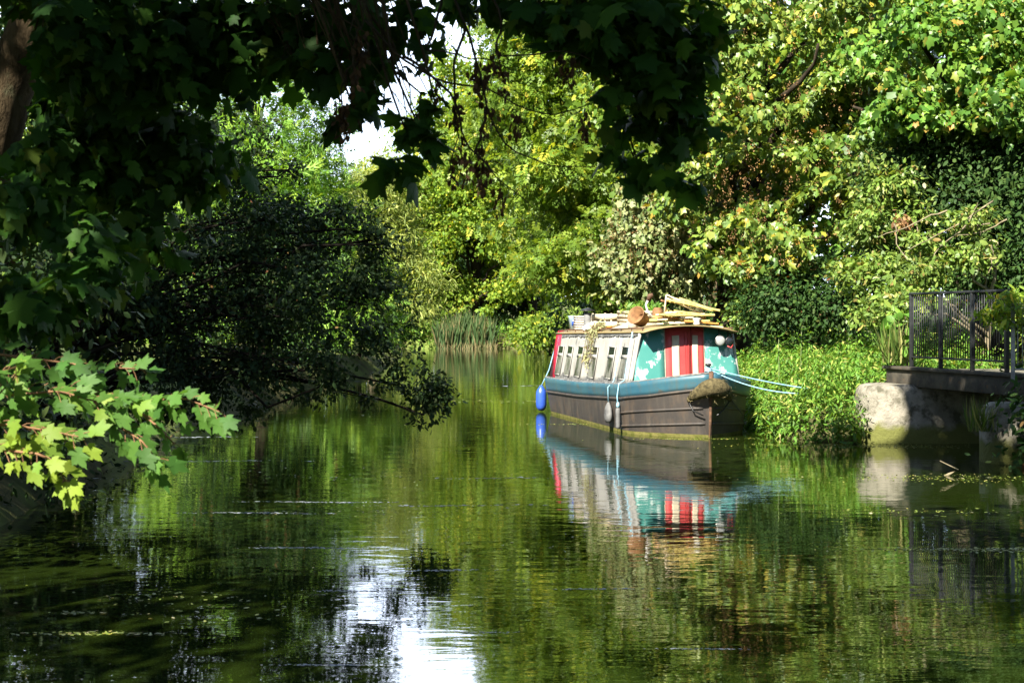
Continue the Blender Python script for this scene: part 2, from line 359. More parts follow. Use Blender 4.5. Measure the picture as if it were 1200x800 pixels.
def env(c, r, n, cr, rg, hole=.0, zflat=.8, power=.42):
    """n boughs spread through the ellipsoid c, r"""
    d = unit(rg.normal(size=(n, 3))); q = np.asarray(c) + d * (rg.random(n) ** power)[:, None] * np.asarray(r) * .85
    k = cr * rg.uniform(.65, 1.3, n)
    return np.column_stack([q, k, k, k * zflat])
def pxc(lst):
    """boughs measured on the photo: (px, py, distance, half width px, half height px[, depth m])"""
    o = []
    for a in lst:
        px, py, Y, rx, ry = a[:5]; d = a[5] if len(a) > 5 else max(rx, ry) * Y / FPX
        w = W(px, py, Y); o.append([*w, rx * Y / FPX, d, ry * Y / FPX])
    return np.array(o)

def split(cl, k, r, rg, zf=.6):
    """break each large bough into k small ones spread over its outside"""
    cl = np.asarray(cl, float); n = len(cl) * k; ci = np.repeat(np.arange(len(cl)), k)
    d = unit(rg.normal(size=(n, 3))); q = cl[ci, :3] + d * (rg.random(n) ** .3)[:, None] * cl[ci, 3:]
    rr = np.minimum(r * rg.uniform(.6, 1.35, n), .75 * cl[ci, 3:].min(1)); return np.column_stack([q, rr, rr, rr * zf])
# ------------------------------------------------------------------ boat frame (needed for the sun gaps)
C0 = np.array([3.01, 25.6, 0.0]); TH = math.atan2(-.9778, .2096)
def BW(u, v, z):
    """boat coordinates: u towards the bow, v to the right of the photo, z up"""
    c, s_ = math.cos(TH), math.sin(TH)
    return np.array([C0[0] + c * u - s_ * v, C0[1] + s_ * u + c * v, z])
for u in np.arange(-7, 2.1, .75):
    for z in (.5, 1.5): SUNGAPS.append((BW(u, 0, z), 1.15))
for p, r in [((5.2, 24.5, .7), 1.1), ((6.2, 24.5, 1.2), 1.0), ((5.5, 26, 1.2), 1.3), ((7, 26, 1.6), 1.2), ((5.8, 23.2, .6), .45), ((4.8, 28, 1.0), 1.3), ((6, 29, 1.5), 1.4)]:
    SUNGAPS.append((np.array(p), r))
NEARGAP = [(W(45, 500, 5.8), .42), (W(60, 545, 5.7), .32), (W(150, 480, 6.0), .36), (W(215, 480, 6.1), .30), (W(10, 440, 5.8), .3), (W(110, 470, 5.9), .35)]
NEARGAP += [(np.array([8.0, 20.4, 2.2]), .5), (np.array([7.6, 20.5, 2.1]), .4)]
NEARGAP.append((np.array([-3.05, 8.95, 3.2]), .2))
SUNGAPS += NEARGAP

# ------------------------------------------------------------------ ground and water
YS = [-60, 2, 4, 8, 15, 20, 27, 40, 60, 80, 90, 400]
XL = lambda y: np.interp(y, [-60, 4, 8, 15, 27, 40, 60, 80, 86, 90, 400], [-1.2, -2.6, -4.2, -5.0, -5.9, -5.6, -5.2, -6, -70, -90, -90])
XR = lambda y: np.interp(y, [-60, 4, 8, 18, 20, 22.7, 24, 34, 45, 70, 98, 400], [2, 6, 8.5, 8.2, 6.9, 5.75, 4.55, 4.5, 4.2, 4.0, 3.2, 3.2])
def height(x, y):
    xl, xr = XL(y), XR(y)
    d = np.minimum(x - xl, xr - x)                       # inside the channel > 0
    d = np.minimum(d, y - 3.6); d = np.minimum(d, 100.5 - y)
    inlet = np.minimum(np.minimum(y - 20.5, 23.7 - y), np.minimum(x - 5.62, 22 - x))   # side stream under the bridge
    d = np.maximum(d, inlet)
    h = np.where(d > 0, np.maximum(-.9, -d * 1.2 - .02), np.minimum(.55, -d * 1.1) + np.clip((-d - .5) * .13, 0, .75))
    far = np.clip((np.hypot(x, y) - 130) / 600, 0, 1)
    h = h + np.where(d > 0, 0, .08 * np.sin(x * 1.7 + y * .6) * np.cos(y * 1.3) * np.clip(-d, 0, 1)) + far * 12
    return h
gx = np.concatenate([-np.geomspace(1500, 31, 30), np.arange(-30, 30.1, .5), np.geomspace(31, 1500, 30)])
gy = np.concatenate([-np.geomspace(1500, 11, 22), np.arange(-10, 120.1, .6), np.geomspace(122, 1500, 30)])
GX, GY = np.meshgrid(gx, gy, indexing='ij')
V = np.stack([GX, GY, height(GX, GY)], -1)
M['ground'] = surf('ground', (.035, .035, .014), (.09, .085, .035), .9, .95, .1, .05, c3=(.10, .13, .03), s3=.35, lo3=.45, hi3=.6)
g = MB().grid(V).build('ground', M['ground'], smooth=True); tag(g, 'earth and rough grass of the canal banks', kind='structure')

def water_mat():
    m, t = mat('canal_water'); l = t.links.new
    p = N(t, 'ShaderNodeBsdfPrincipled'); p.inputs['Roughness'].default_value = .012; p.inputs['IOR'].default_value = 1.9
    cn = noise(t, .25, 3); cr = ramp(t, [(.3, (.007, .013, .0018)), (.7, (.012, .020, .003))]); l(cn.outputs['Fac'], cr.inputs['Fac']); l(cr.outputs['Color'], p.inputs['Base Color'])
    n1 = noise(t, 2.6, 3, .5, sc=(.55, 1.3, 1), dist=.3); n2 = noise(t, 9, 2, .5, sc=(.5, 1.5, 1), loc=(4, 2, 0))
    mk = noise(t, .55, 5, .62, sc=(.28, 1.5, 1), loc=(2.3, 5.1, 0)); mr = ramp(t, [(.58, (.20, .20, .20)), (.66, (1.0, 1.0, 1.0))]); l(mk.outputs['Fac'], mr.inputs['Fac'])
    mu = N(t, 'ShaderNodeMath', operation='MULTIPLY'); l(n2.outputs['Fac'], mu.inputs[0]); l(mr.outputs['Color'], mu.inputs[1])
    mu2 = N(t, 'ShaderNodeMath', operation='MULTIPLY'); l(mu.outputs[0], mu2.inputs[0]); mu2.inputs[1].default_value = .8
    ad = N(t, 'ShaderNodeMath', operation='ADD'); l(n1.outputs['Fac'], ad.inputs[0]); l(mu2.outputs[0], ad.inputs[1])
    b = N(t, 'ShaderNodeBump'); b.inputs['Strength'].default_value = 1; b.inputs['Distance'].default_value = .0030
    l(ad.outputs[0], b.inputs['Height']); l(b.outputs['Normal'], p.inputs['Normal']); out(t, p.outputs['BSDF'])
    return m
M['water'] = water_mat()
wv = np.array([(-95, 3, 0), (24, 3, 0), (24, 101, 0), (-95, 101, 0)], float)
w = MB().add(wv, [(0, 1, 2, 3)]).build('canal_water', M['water']); tag(w, 'still dark green canal water mirroring the trees', kind='structure')

# ------------------------------------------------------------------ the trees
rg = np.random.default_rng(11)
# near sycamore, its boughs hang into the top of the picture
near = pxc([(40, 40, 7.6, 110, 70), (150, 60, 8.0, 110, 70), (240, 45, 8.2, 90, 55), (90, 170, 8.6, 90, 80), (190, 170, 8.6, 70, 60), (25, 240, 7.2, 30, 40), (110, 300, 7.2, 40, 26), (30, 350, 6.6, 40, 26), (90, 335, 6.8, 30, 18), (225, 215, 8.6, 26, 18), (150, 270, 8.4, 44, 34),
            (310, 20, 8.0, 46, 26), (300, 75, 8.0, 24, 16), (355, 30, 8.0, 34, 22), (345, 70, 7.8, 16, 10), (400, 12, 7.8, 40, 18), (395, 70, 7.6, 26, 14), (375, 100, 7.6, 14, 9), (425, 45, 7.5, 26, 16), (425, 92, 7.4, 18, 10), (415, 130, 7.4, 16, 10), (440, 110, 7.3, 14, 9),
            (470, 25, 7.4, 36, 18), (505, 55, 7.3, 18, 14), (455, 75, 7.2, 18, 10), (474, 150, 7.0, 16, 10), (456, 196, 6.9, 22, 13), (498, 165, 7.0, 12, 8), (488, 112, 7.0, 14, 9), (512, 130, 7.0, 9, 6), (440, 160, 7.1, 9, 7), (405, 105, 7.5, 14, 9), (400, 140, 7.5, 10, 7), (425, 155, 7.3, 12, 7),
            (550, 4, 7.2, 34, 12), (610, 8, 7.2, 36, 16), (650, 22, 7.2, 26, 14), (690, 22, 7.0, 40, 28), (750, 20, 7.0, 48, 30), (800, 20, 7.1, 32, 24), (720, 66, 7.1, 34, 20), (775, 66, 7.2, 40, 24), (690, 62, 7.1, 14, 10), (815, 72, 7.2, 20, 14),
            (770, 112, 7.2, 38, 18), (725, 105, 7.1, 16, 10), (808, 125, 7.3, 24, 14), (745, 145, 7.3, 22, 12), (790, 150, 7.3, 30, 14), (830, 155, 7.3, 12, 9), (775, 185, 7.3, 24, 12), (720, 180, 7.4, 20, 8), (808, 190, 7.4, 20, 9), (795, 215, 7.4, 14, 8), (755, 212, 7.4, 8, 5), (838, 40, 7.2, 10, 12)])
over = np.concatenate([env((-4.6, 4.2, 8.2), (5.0, 4.6, 3.0), 46, 1.15, rg), env((-.6, 5.2, 7.2), (3.2, 3.4, 2.0), 26, .95, rg), env((-3, 10.5, 6.6), (2.4, 2.2, 2.4), 16, .95, rg), env((2.0, 6.2, 5.6), (1.6, 1.6, 1.0), 8, .7, rg), env((.9, 13.3, 9.3), (2.5, 3.4, 2.4), 64, 1.0, rg)])
over = over[(over[:, 2] - over[:, 5] > 4.3)]
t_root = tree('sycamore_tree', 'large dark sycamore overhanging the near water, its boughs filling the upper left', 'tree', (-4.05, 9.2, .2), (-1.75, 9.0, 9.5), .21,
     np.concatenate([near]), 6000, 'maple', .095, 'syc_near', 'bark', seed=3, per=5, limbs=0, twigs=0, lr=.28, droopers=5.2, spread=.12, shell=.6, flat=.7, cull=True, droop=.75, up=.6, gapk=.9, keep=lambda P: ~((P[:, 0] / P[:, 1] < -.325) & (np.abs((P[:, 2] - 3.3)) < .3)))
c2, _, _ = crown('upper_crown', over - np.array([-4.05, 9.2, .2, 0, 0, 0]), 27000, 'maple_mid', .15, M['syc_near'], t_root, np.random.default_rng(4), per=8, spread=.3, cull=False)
# cut the sun gaps in the upper crown in world space
def regap(o, base, shrink=1.0):
    import bmesh
    me = o.data; n = len(me.vertices); co = np.empty(n * 3, np.float32); me.vertices.foreach_get('co', co); co = co.reshape(-1, 3) + np.asarray(base)
    k = in_gap(co, shrink); bm = bmesh.new(); bm.from_mesh(me); bm.verts.ensure_lookup_table()
    bmesh.ops.delete(bm, geom=[bm.verts[i] for i in np.nonzero(k)[0]], context='VERTS'); bm.to_mesh(me); bm.free()
regap(c2, (-4.05, 9.2, .2))

# hanging sunlit branch of the sycamore, lower left
def near_branch():
    root = empty('sycamore_branch', 'low sycamore branch with big sunlit yellow-green leaves at the lower left', 'branch', W(-40, 470, 5.9))
    b0 = np.array(root.location); rgb = np.random.default_rng(21); tw = MB(); lf = MB()
    lines = [([(-45, 520), (10, 528), (50, 532), (72, 556), (80, 566)], 5.7, 36, .75), ([(-45, 468), (20, 462), (70, 458), (110, 470), (150, 470)], 5.9, 36, .2), ([(70, 455), (130, 462), (170, 470), (215, 466), (262, 484)], 6.05, 34, .1),
             ([(110, 470), (140, 500), (165, 515), (185, 540)], 6.0, 36, .05), ([(-45, 440), (0, 436), (25, 428)], 5.75, 34, .3), ([(-40, 495), (15, 498), (60, 505), (95, 512)], 5.8, 34, .55), ([(150, 470), (185, 500), (205, 520)], 6.1, 30, .15),
             ([(-45, 410), (40, 420), (110, 430), (165, 432)], 6.2, 32, .0), ([(-45, 480), (-10, 470), (20, 440)], 5.8, 34, .4)]
    for pts, Y, sz, hue in lines:
        p3 = np.array([W(a, b, Y + rgb.normal() * .05) for a, b in pts]) - b0
        t = np.linspace(0, len(pts) - 1, 14); q = np.stack([np.interp(t, np.arange(len(pts)), p3[:, k]) for k in range(3)], 1)
        tw.tube(q, np.linspace(.007, .0025, 14), 5)
        ln = np.linalg.norm(np.diff(q, axis=0), axis=1).sum(); nl = int(ln / .040)
        for k in range(nl):
            f = (k + .8) / nl * 13; a = int(min(f, 12)); p = q[a] + (q[a + 1] - q[a]) * (f - a); d = unit(q[a + 1] - q[a])
            for sgn in (-1, 1):
                if rgb.random() < .12: continue
                ax = unit(d * .6 + np.array([0, rgb.normal() * .35 - .15, sgn * .55 - .25]) + rgb.normal(size=3) * .2)
                e = p + ax * rgb.uniform(.03, .07); tw.tube([p, (p + e) / 2 + [0, 0, .006], e], .0016, 4, cap=False)
                nn = unit(np.array([-.35, -.75, .75]) + rgb.normal(size=3) * .33)
                A = unit(ax * .7 + np.array([.1, 0, -.55]) + rgb.normal(size=3) * .25)
                leaves(lf, 'maple', e[None], A[None], nn[None], np.array([sz * Y / FPX * (.38 + .5 * rgb.random() ** .7)]), np.array([np.clip(hue * 1.1 + .12 + rgb.normal() * .18, 0, 1)]), np.array([rgb.random()]))
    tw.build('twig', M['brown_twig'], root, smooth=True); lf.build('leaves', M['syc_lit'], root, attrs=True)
M['brown_twig'] = surf('twig_bark', (.12, .06, .03), (.22, .12, .06), 20, .7, .2)
near_branch()

M['seedm'] = leaf_mat('dark_seed', [(0, (.03, .018, .01)), (1, (.07, .04, .02))], .2, .7, .1)
# bare seed-hung twigs in the top middle
def seed_branch():
    root = empty('seed_branch', 'thin bare twigs with dangling dark seed clusters hanging at the top centre', 'branch', W(520, -30, 7))
    b0 = np.array(root.location); rgb = np.random.default_rng(5); tw = MB()
    lines = [[(520, -30), (545, 30), (560, 75), (572, 130), (600, 175), (640, 192), (690, 198)], [(430, 20), (470, 70), (520, 95), (580, 112), (640, 140), (700, 120)], [(470, 70), (530, 105), (545, 160), (575, 205), (625, 240)],
             [(560, -20), (590, 20), (580, 70), (640, 60), (690, 66)], [(545, 30), (530, 90), (535, 150), (530, 195)], [(420, 100), (412, 60), (430, 10)], [(425, 60), (400, 100), (402, 140)], [(520, -20), (500, 60), (540, 62), (600, 78)], [(572, 130), (560, 180), (590, 215)]]
    ends = []
    for pts in lines:
        Y = 7 + rgb.normal() * .25; p3 = np.array([W(a, b, Y) for a, b in pts]) - b0; t = np.linspace(0, len(pts) - 1, 20)
        q = np.stack([np.interp(t, np.arange(len(pts)), p3[:, k]) for k in range(3)], 1) + rgb.normal(size=(20, 3)) * .012
        q[1:-1] = (q[:-2] + q[1:-1] * 2 + q[2:]) / 4
        tw.tube(q, np.linspace(.008, .0022, 20), 5); ends += [q[i] for i in rgb.permutation(np.arange(6, 20))[:3]]
    tw.build('twig', M['bark_dark'], root, smooth=True)
    for e in ends:
        mb = MB(); n = 22; P = e + np.column_stack([rgb.normal(size=n) * .016, rgb.normal(size=n) * .016, -rgb.uniform(.01, .15, n)])
        mb.tube([e, e - [0, 0, .14]], .0015, 4, cap=False)
        leaves(mb, 'oval', P, np.tile([0, 0, -1.], (n, 1)) + rgb.normal(size=(n, 3)) * .35, rgb.normal(size=(n, 3)), np.full(n, .038), rgb.random(n), rgb.random(n))
        mb.build('seed_cluster', M['seedm'], root, attrs=True)
seed_branch()

# left bank: dark shaded trees whose crowns reach in from beyond the frame
kp_view = lambda P: ~((P[:, 1] > 3) & (np.abs(P[:, 0] / np.maximum(P[:, 1], .1)) < .30) & (P[:, 2] > 0) & (P[:, 1] < 16) & ((P[:, 2] - CAM_Z) / np.maximum(P[:, 1], .1) < .22))
def big(c, r, n, cr, s): return env(c, r, n, cr, np.random.default_rng(s))
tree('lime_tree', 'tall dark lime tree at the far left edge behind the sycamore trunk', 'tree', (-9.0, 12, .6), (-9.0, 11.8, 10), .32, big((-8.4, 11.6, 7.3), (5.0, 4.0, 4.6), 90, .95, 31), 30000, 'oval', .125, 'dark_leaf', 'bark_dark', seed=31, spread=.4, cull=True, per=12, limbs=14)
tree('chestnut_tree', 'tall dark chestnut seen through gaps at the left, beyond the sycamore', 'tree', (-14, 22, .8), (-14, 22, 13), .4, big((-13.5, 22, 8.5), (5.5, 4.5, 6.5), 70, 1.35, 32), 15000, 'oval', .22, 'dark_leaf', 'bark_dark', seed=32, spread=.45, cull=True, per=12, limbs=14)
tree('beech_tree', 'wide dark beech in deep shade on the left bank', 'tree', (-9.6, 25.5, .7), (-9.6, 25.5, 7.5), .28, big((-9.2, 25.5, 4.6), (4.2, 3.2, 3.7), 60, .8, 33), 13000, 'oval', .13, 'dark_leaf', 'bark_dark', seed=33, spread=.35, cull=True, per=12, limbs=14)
for k, (x, y, h, r) in enumerate([(-8.5, -3, 13, 4.8), (-1.5, -8, 14, 4.6), (6, -7, 13, 4.4), (-15, 5, 15, 5.2)]):  # unseen trees added to block skylight and shade the near water
    tree('added_shade_tree', 'tall unseen tree added behind the viewpoint to shade the near water', 'tree', (x, y, .8), (x, y, h * .8), .3, big((x, y, h * .56), (r, r, h * .42), 60, 1.35, 40 + k), 9000, 'oval', .26, 'dark_leaf', 'bark_dark', group='added shade trees behind the viewpoint', seed=140 + k, per=12, spread=.5, cull=True, limbs=10, twigs=10)
tree('elder_bush', 'dark elder bush at the waterline under the overhanging hawthorn', 'bush', (-6.2, 20, .2), (-6.2, 20, 2.4), .07, big((-6.0, 20, 1.9), (2.2, 3.0, 1.7), 34, .6, 34), 9000, 'oval', .10, 'hawthorn', 'bark_dark', seed=34, spread=.25, cull=False, limbs=12)
tree('holly_bush', 'black-green holly bush on the left bank at the picture edge', 'bush', (-5.6, 12.5, .3), (-5.6, 12.5, 3), .07, big((-5.3, 12.8, 2.2), (2.2, 2.6, 2.3), 34, .65, 35), 8000, 'oval', .09, 'hawthorn', 'bark_dark', seed=35, spread=.25, cull=False, limbs=12)
# hawthorn overhanging the water
haw = pxc([(190, 120, 19.5, 34, 26), (240, 140, 19.5, 30, 20), (300, 150, 19.3, 20, 12), (345, 205, 19, 22, 12), (395, 250, 18.6, 20, 12), (440, 275, 18.2, 20, 12), (150, 250, 19, 40, 40), (160, 350, 18.4, 40, 40), (300, 235, 19, 44, 26), (250, 205, 19.3, 40, 26), (350, 250, 18.8, 30, 18), (215, 170, 19.5, 30, 22), (290, 180, 19.5, 26, 16), (200, 330, 18, 60, 60), (260, 300, 18, 70, 55), (330, 280, 18.5, 70, 50), (400, 290, 18.5, 50, 40), (300, 370, 17.8, 80, 45), (380, 350, 17.6, 60, 40), (425, 340, 17.6, 30, 22), (425, 385, 17.2, 36, 16),
           (340, 420, 17.4, 60, 30), (270, 430, 17.6, 60, 36), (385, 432, 17.0, 26, 10), (450, 400, 17, 26, 14), (470, 425, 17, 20, 11), (495, 440, 17, 17, 12), (500, 470, 17, 22, 18), (505, 465, 17, 18, 14), (515, 455, 17, 12, 12), (450, 450, 17, 20, 10),
           (430, 470, 17, 10, 8), (395, 450, 17, 16, 16), (360, 460, 17.2, 22, 12), (440, 300, 18, 22, 26), (455, 335, 18, 12, 12), (220, 410, 17.8, 60, 40), (200, 470, 18, 60, 24), (240, 265, 19, 40, 24), (250, 480, 18, 50, 18)])
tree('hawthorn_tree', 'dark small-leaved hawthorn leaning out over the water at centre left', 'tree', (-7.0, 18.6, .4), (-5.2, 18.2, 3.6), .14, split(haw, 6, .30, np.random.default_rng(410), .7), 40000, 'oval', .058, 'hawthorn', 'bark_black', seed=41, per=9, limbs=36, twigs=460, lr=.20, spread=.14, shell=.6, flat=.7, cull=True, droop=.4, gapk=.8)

# left bank further off
cf = []
for k, z in enumerate(np.arange(2.2, 12.2, .55)):
    rr = 4.1 * (1 - (z - 1.5) / 13.5) + .45
    for a in np.arange(0, 6.28, 6.28 / max(5, int(rr * 3.4))):
        aa = a + k * .9; cf.append([-8.15 + math.cos(aa) * rr * .72, 47 + math.sin(aa) * rr * .72, z - .12 * rr + rg.normal() * .12, rr * .36 + .2, rr * .36 + .2, .26])
tree('cypress_tree', 'bright green feathery cypress sunlit against the sky gap', 'tree', (-8.15, 47, .6), (-8.15, 47, 12.4), .22, cf, 24000, 'frond', .42, 'conifer', seed=51, per=8, limbs=60, twigs=40, spread=.28, flat=.35, droop=.35, up=1.0, cull=True)
tree('birch_tree', 'pale lacy tree glimpsed through the dark leaves at left', 'tree', (-15.5, 52, .8), (-15.3, 52, 13), .25, big((-15, 52, 8), (4.6, 4, 6.5), 70, 1.15, 52), 19000, 'rhomb', .21, 'shade_leaf', 'bark_pale', seed=52, per=12, spread=.4, cull=True)
tree('alder_tree', 'mid green alder between the dark hawthorn and the pale willow', 'tree', (-6.6, 38, .5), (-6.4, 38, 4.6), .18, big((-6.5, 38, 3.1), (2.5, 2.6, 2.3), 52, .7, 53), 17000, 'oval', .12, 'dark_leaf', 'bark_dark', seed=53, per=10, spread=.3, cull=True)
tree('sallow_bush', 'low dark sallow bush overhanging the far left waterline', 'bush', (-6.0, 56, .3), (-5.6, 56, 2.8), .1, big((-5.4, 56, 2.1), (2.4, 3.5, 1.9), 40, .75, 54), 9000, 'oval', .13, 'dark_leaf', 'bark_dark', seed=54, per=10, spread=.35)
tree('willow_tree', 'pale grey-green willow behind the reeds, left of the yellowing trees', 'tree', (-7.3, 76, .4), (-7.0, 76, 9), .25, np.concatenate([big((-7.4, 76, 6.4), (3.0, 3, 5.6), 110, .75, 55), big((-5.6, 76, 3.6), (2.4, 3, 3.0), 40, .6, 56)]), 26000, 'willow', .30, 'willow', 'bark_pale', seed=55, per=10, spread=.4, droop=.6)
# centre
tree('poplar_tree', 'tall yellowing tree with golden leaves in the centre background', 'tree', (-2.9, 107, .8), (-2.7, 107, 20), .42, split(np.concatenate([big((-2.7, 106, 12), (6.3, 5, 10.5), 130, 1.7, 61), big((1.0, 103, 5.4), (4.6, 3, 4.2), 34, 1.2, 611)]), 4, 1.0, np.random.default_rng(612)), 64000, 'maple_far', .20, 'yellowing', 'bark_dark', seed=61, per=10, spread=.42, limbs=60, twigs=300)
tree('aspen_tree', 'loose yellow-green tree standing behind the centre gap', 'tree', (-9.6, 108, .6), (-9.3, 108, 12), .3, big((-9.0, 108, 7), (4.4, 4, 6.0), 60, 1.4, 62), 14000, 'maple_far', .32, 'yellowing', 'bark_pale', seed=62, per=10, spread=.5)
tree('ash_tree', 'feathery green ash with bare arching boughs behind the boat', 'tree', (4.3, 60, .9), (3.4, 59, 15), .42, split(np.concatenate([big((2.4, 58, 9.2), (4.6, 4.2, 7.4), 110, 1.3, 63), big((4.4, 56, 5.0), (3.4, 3, 2.6), 26, .9, 64)]), 4, .7, np.random.default_rng(632)), 30000, 'pinnate', .38, 'ash', 'bark', seed=63, per=7, spread=.42, limbs=60, twigs=260, droop=.6, lr=.3)
tree('oak_tree', 'dense green tree between the ash and the pale climber', 'tree', (6.6, 47, 1.0), (6.4, 47, 13), .4, np.concatenate([big((5.6, 47, 9.6), (3.6, 3.4, 5.8), 80, 1.2, 65)]), 22000, 'maple_far', .2, 'ash', 'bark', seed=65, per=9, spread=.4, limbs=30, twigs=80)
# right wall
rgq = np.random.default_rng(404)
POCK = [(W(rgq.uniform(830, 1210), rgq.uniform(-10, 330), rgq.uniform(29.5, 32.5)), rgq.uniform(.28, .62)) for _ in range(46)] + [(W(1000, 120, 30.5), .7), (W(1045, 205, 29.5), .8), (W(1110, 190, 28), .7), (W(935, 60, 32), .5), (W(880, 205, 31.5), .55)]
def pocket(P):
    k = np.ones(len(P), bool)
    for c_, r_ in POCK:
        d = (P - c_) / np.array([r_ * 1.25, 2.0, r_]); k &= (d ** 2).sum(1) > 1 + .0 * r_
    return k
tree('sycamore_tree', 'broad pale-leaved sycamore hung with brown seeds, directly right above the boat', 'tree', (5.3, 35.6, 1.2), (6.4, 35, 13), .42, split(np.concatenate([pxc([(850, 60, 33.5, 90, 80, 2.0), (950, 60, 33, 100, 90, 2.0), (880, 170, 32.5, 90, 80, 1.8), (980, 170, 32, 80, 70, 1.6), (930, 240, 31.5, 80, 60, 1.4), (850, 230, 33, 60, 60, 1.4), (1000, 240, 31, 50, 50, 1.3),
     (920, 290, 31, 70, 40, 1.2), (990, 300, 31, 40, 34, 1.0), (860, 290, 32.5, 40, 30, 1.0), (900, 0, 34, 130, 80, 2.2), (820, -40, 35, 100, 90, 2.4), (960, -60, 34, 130, 90, 2.4), (870, -140, 35, 140, 110, 2.6), (1000, 100, 33, 60, 90, 1.5)])]), 24, .55, np.random.default_rng(710), .5), 46000, 'maple_far', .135, 'syc_wall', 'bark_dark', seed=71, per=9, spread=.17, keep=pocket, limbs=26, twigs=200, shell=.35, droop=.75, up=.45)
tree('maple_tree', 'green sycamore with fresh drooping leaves at the upper right corner', 'tree', (10.2, 31, 1.3), (10.2, 30.5, 11), .36, split(pxc([(1050, 40, 29.5, 60, 70, 1.4), (1110, 40, 29, 70, 80, 1.5), (1180, 40, 28.5, 70, 80, 1.6), (1060, 120, 29, 40, 36, 1.0), (1120, 130, 28.5, 50, 36, 1.0), (1190, 110, 28, 60, 50, 1.4), (1080, -50, 30, 110, 80, 2), (1200, -60, 29, 110, 90, 2), (1100, 175, 28.8, 30, 16, .7), (1120, -150, 30, 140, 100, 2.4), (1250, 60, 28, 60, 120, 1.6), (1020, 90, 30.5, 40, 70, 1.0)]), 24, .5, np.random.default_rng(720), .5), 32000, 'maple_far', .13, 'syc_green', 'bark_dark', seed=72, per=9, spread=.16, keep=pocket, limbs=24, twigs=140, shell=.4, droop=.7)
tree('ivy_tree', 'dark ivy-clad trunk at the right edge above the railing, shade put into its leaf colour', 'tree', (10.6, 29, 1.3), (10.4, 28.6, 8), .3, pxc([(1130, 180, 29.2, 70, 40, 1.2), (1040, 200, 30, 30, 50, 1.0), (1150, 230, 28.5, 60, 60, 1.3), (1190, 280, 28, 50, 70, 1.3), (1080, 210, 29.5, 50, 50, 1.1), (1210, 200, 28, 40, 70, 1.3), (1050, 270, 30, 40, 40, 1.0), (1160, 320, 28.4, 60, 36, 1.0), (1230, 320, 27, 40, 60, 1.0)]), 26000, 'oval', .105, 'ivy', 'bark_dark', seed=73, per=10, spread=.25, limbs=14, twigs=80)
tree('climber_thicket', 'pale silvery climber with brown seed heads spilling down above the roof of the boat', 'climber', (4.6, 37.4, 1.1), (4.4, 37.2, 5.2), .1, split(pxc([(760, 250, 36, 44, 34, 1.1), (800, 240, 35.5, 40, 30, 1.0), (740, 290, 36, 34, 40, 1.0), (780, 295, 35.5, 40, 36, 1.0), (820, 280, 35, 36, 40, 1.0), (755, 325, 36, 34, 22, .8), (800, 325, 35.5, 34, 18, .8), (835, 250, 35, 26, 36, .9)]), 22, .3, np.random.default_rng(740), 1.3), 20000, 'maple_far', .115, 'clematis', 'bark_pale', seed=74, per=9, spread=.22, limbs=8, twigs=80, droop=.9, up=.3)
tree('elm_bush', 'light yellow-green leafy shrub climbing right of the sycamore', 'bush', (7.9, 29.4, 1.2), (7.8, 29.3, 4.6), .09, split(pxc([(1035, 215, 29, 34, 36, .9), (1020, 270, 29, 30, 30, .8), (1060, 240, 28.8, 26, 30, .7), (1000, 320, 28.6, 30, 22, .8), (1040, 320, 28.2, 30, 26, .7)]), 10, .3, np.random.default_rng(750)), 6500, 'oval', .105, 'shade_leaf', 'bark_pale', seed=75, per=9, spread=.22, limbs=5, twigs=50)
tree('dogwood_bush', 'pale dogwood with bare dead twigs above the footbridge railing', 'bush', (8.7, 26.8, 1.3), (8.9, 26.6, 3.4), .07, split(pxc([(1110, 290, 26.4, 40, 26, .7), (1085, 320, 26.2, 36, 24, .7), (1130, 255, 26.6, 30, 20, .6), (1060, 350, 26, 30, 26, .6), (1150, 300, 26.2, 24, 20, .6), (1030, 365, 26.2, 24, 22, .6)]), 9, .26, np.random.default_rng(760)), 5200, 'oval', .095, 'shade_leaf', 'bark_pale', seed=76, per=8, spread=.16, limbs=6, twigs=170)
tree('bramble_bush', 'dark bramble thicket with brown withered leaves, behind the nettles', 'bush', (6.6, 31, 1.1), (6.5, 31, 2.6), .06, pxc([(920, 345, 30.5, 50, 34, .9), (970, 360, 30, 44, 34, .8), (900, 370, 31, 34, 26, .8), (1000, 350, 29.6, 30, 30, .7), (940, 315, 31, 44, 20, .8)]), 10000, 'oval', .085, 'dark_leaf', 'bark_dark', seed=77, per=9, spread=.22, limbs=5, twigs=120)
tree('withered_shrub', 'clump of orange-brown withered leaves hanging on a broken branch', 'shrub', (8.2, 27.6, 1.3), (7.7, 27.6, 3.8), .03, pxc([(1056, 258, 27.5, 9, 7, .2), (1062, 264, 27.5, 6, 7, .2)]), 120, 'oval', .09, 'brown_leaf', 'bark_pale', seed=78, per=8, spread=.12, limbs=2, twigs=6, droop=1.2)
tree('spindle_bush', 'sunlit mid green bush between the dark hollow and the brambles', 'bush', (5.9, 33.6, 1.1), (5.9, 33.4, 3), .06, pxc([(885, 330, 33, 26, 26, .8), (880, 365, 32.6, 22, 22, .7), (905, 300, 33, 30, 18, .7)]), 5000, 'oval', .09, 'shade_leaf', 'bark_pale', seed=79, per=9, spread=.22, limbs=3, twigs=50)
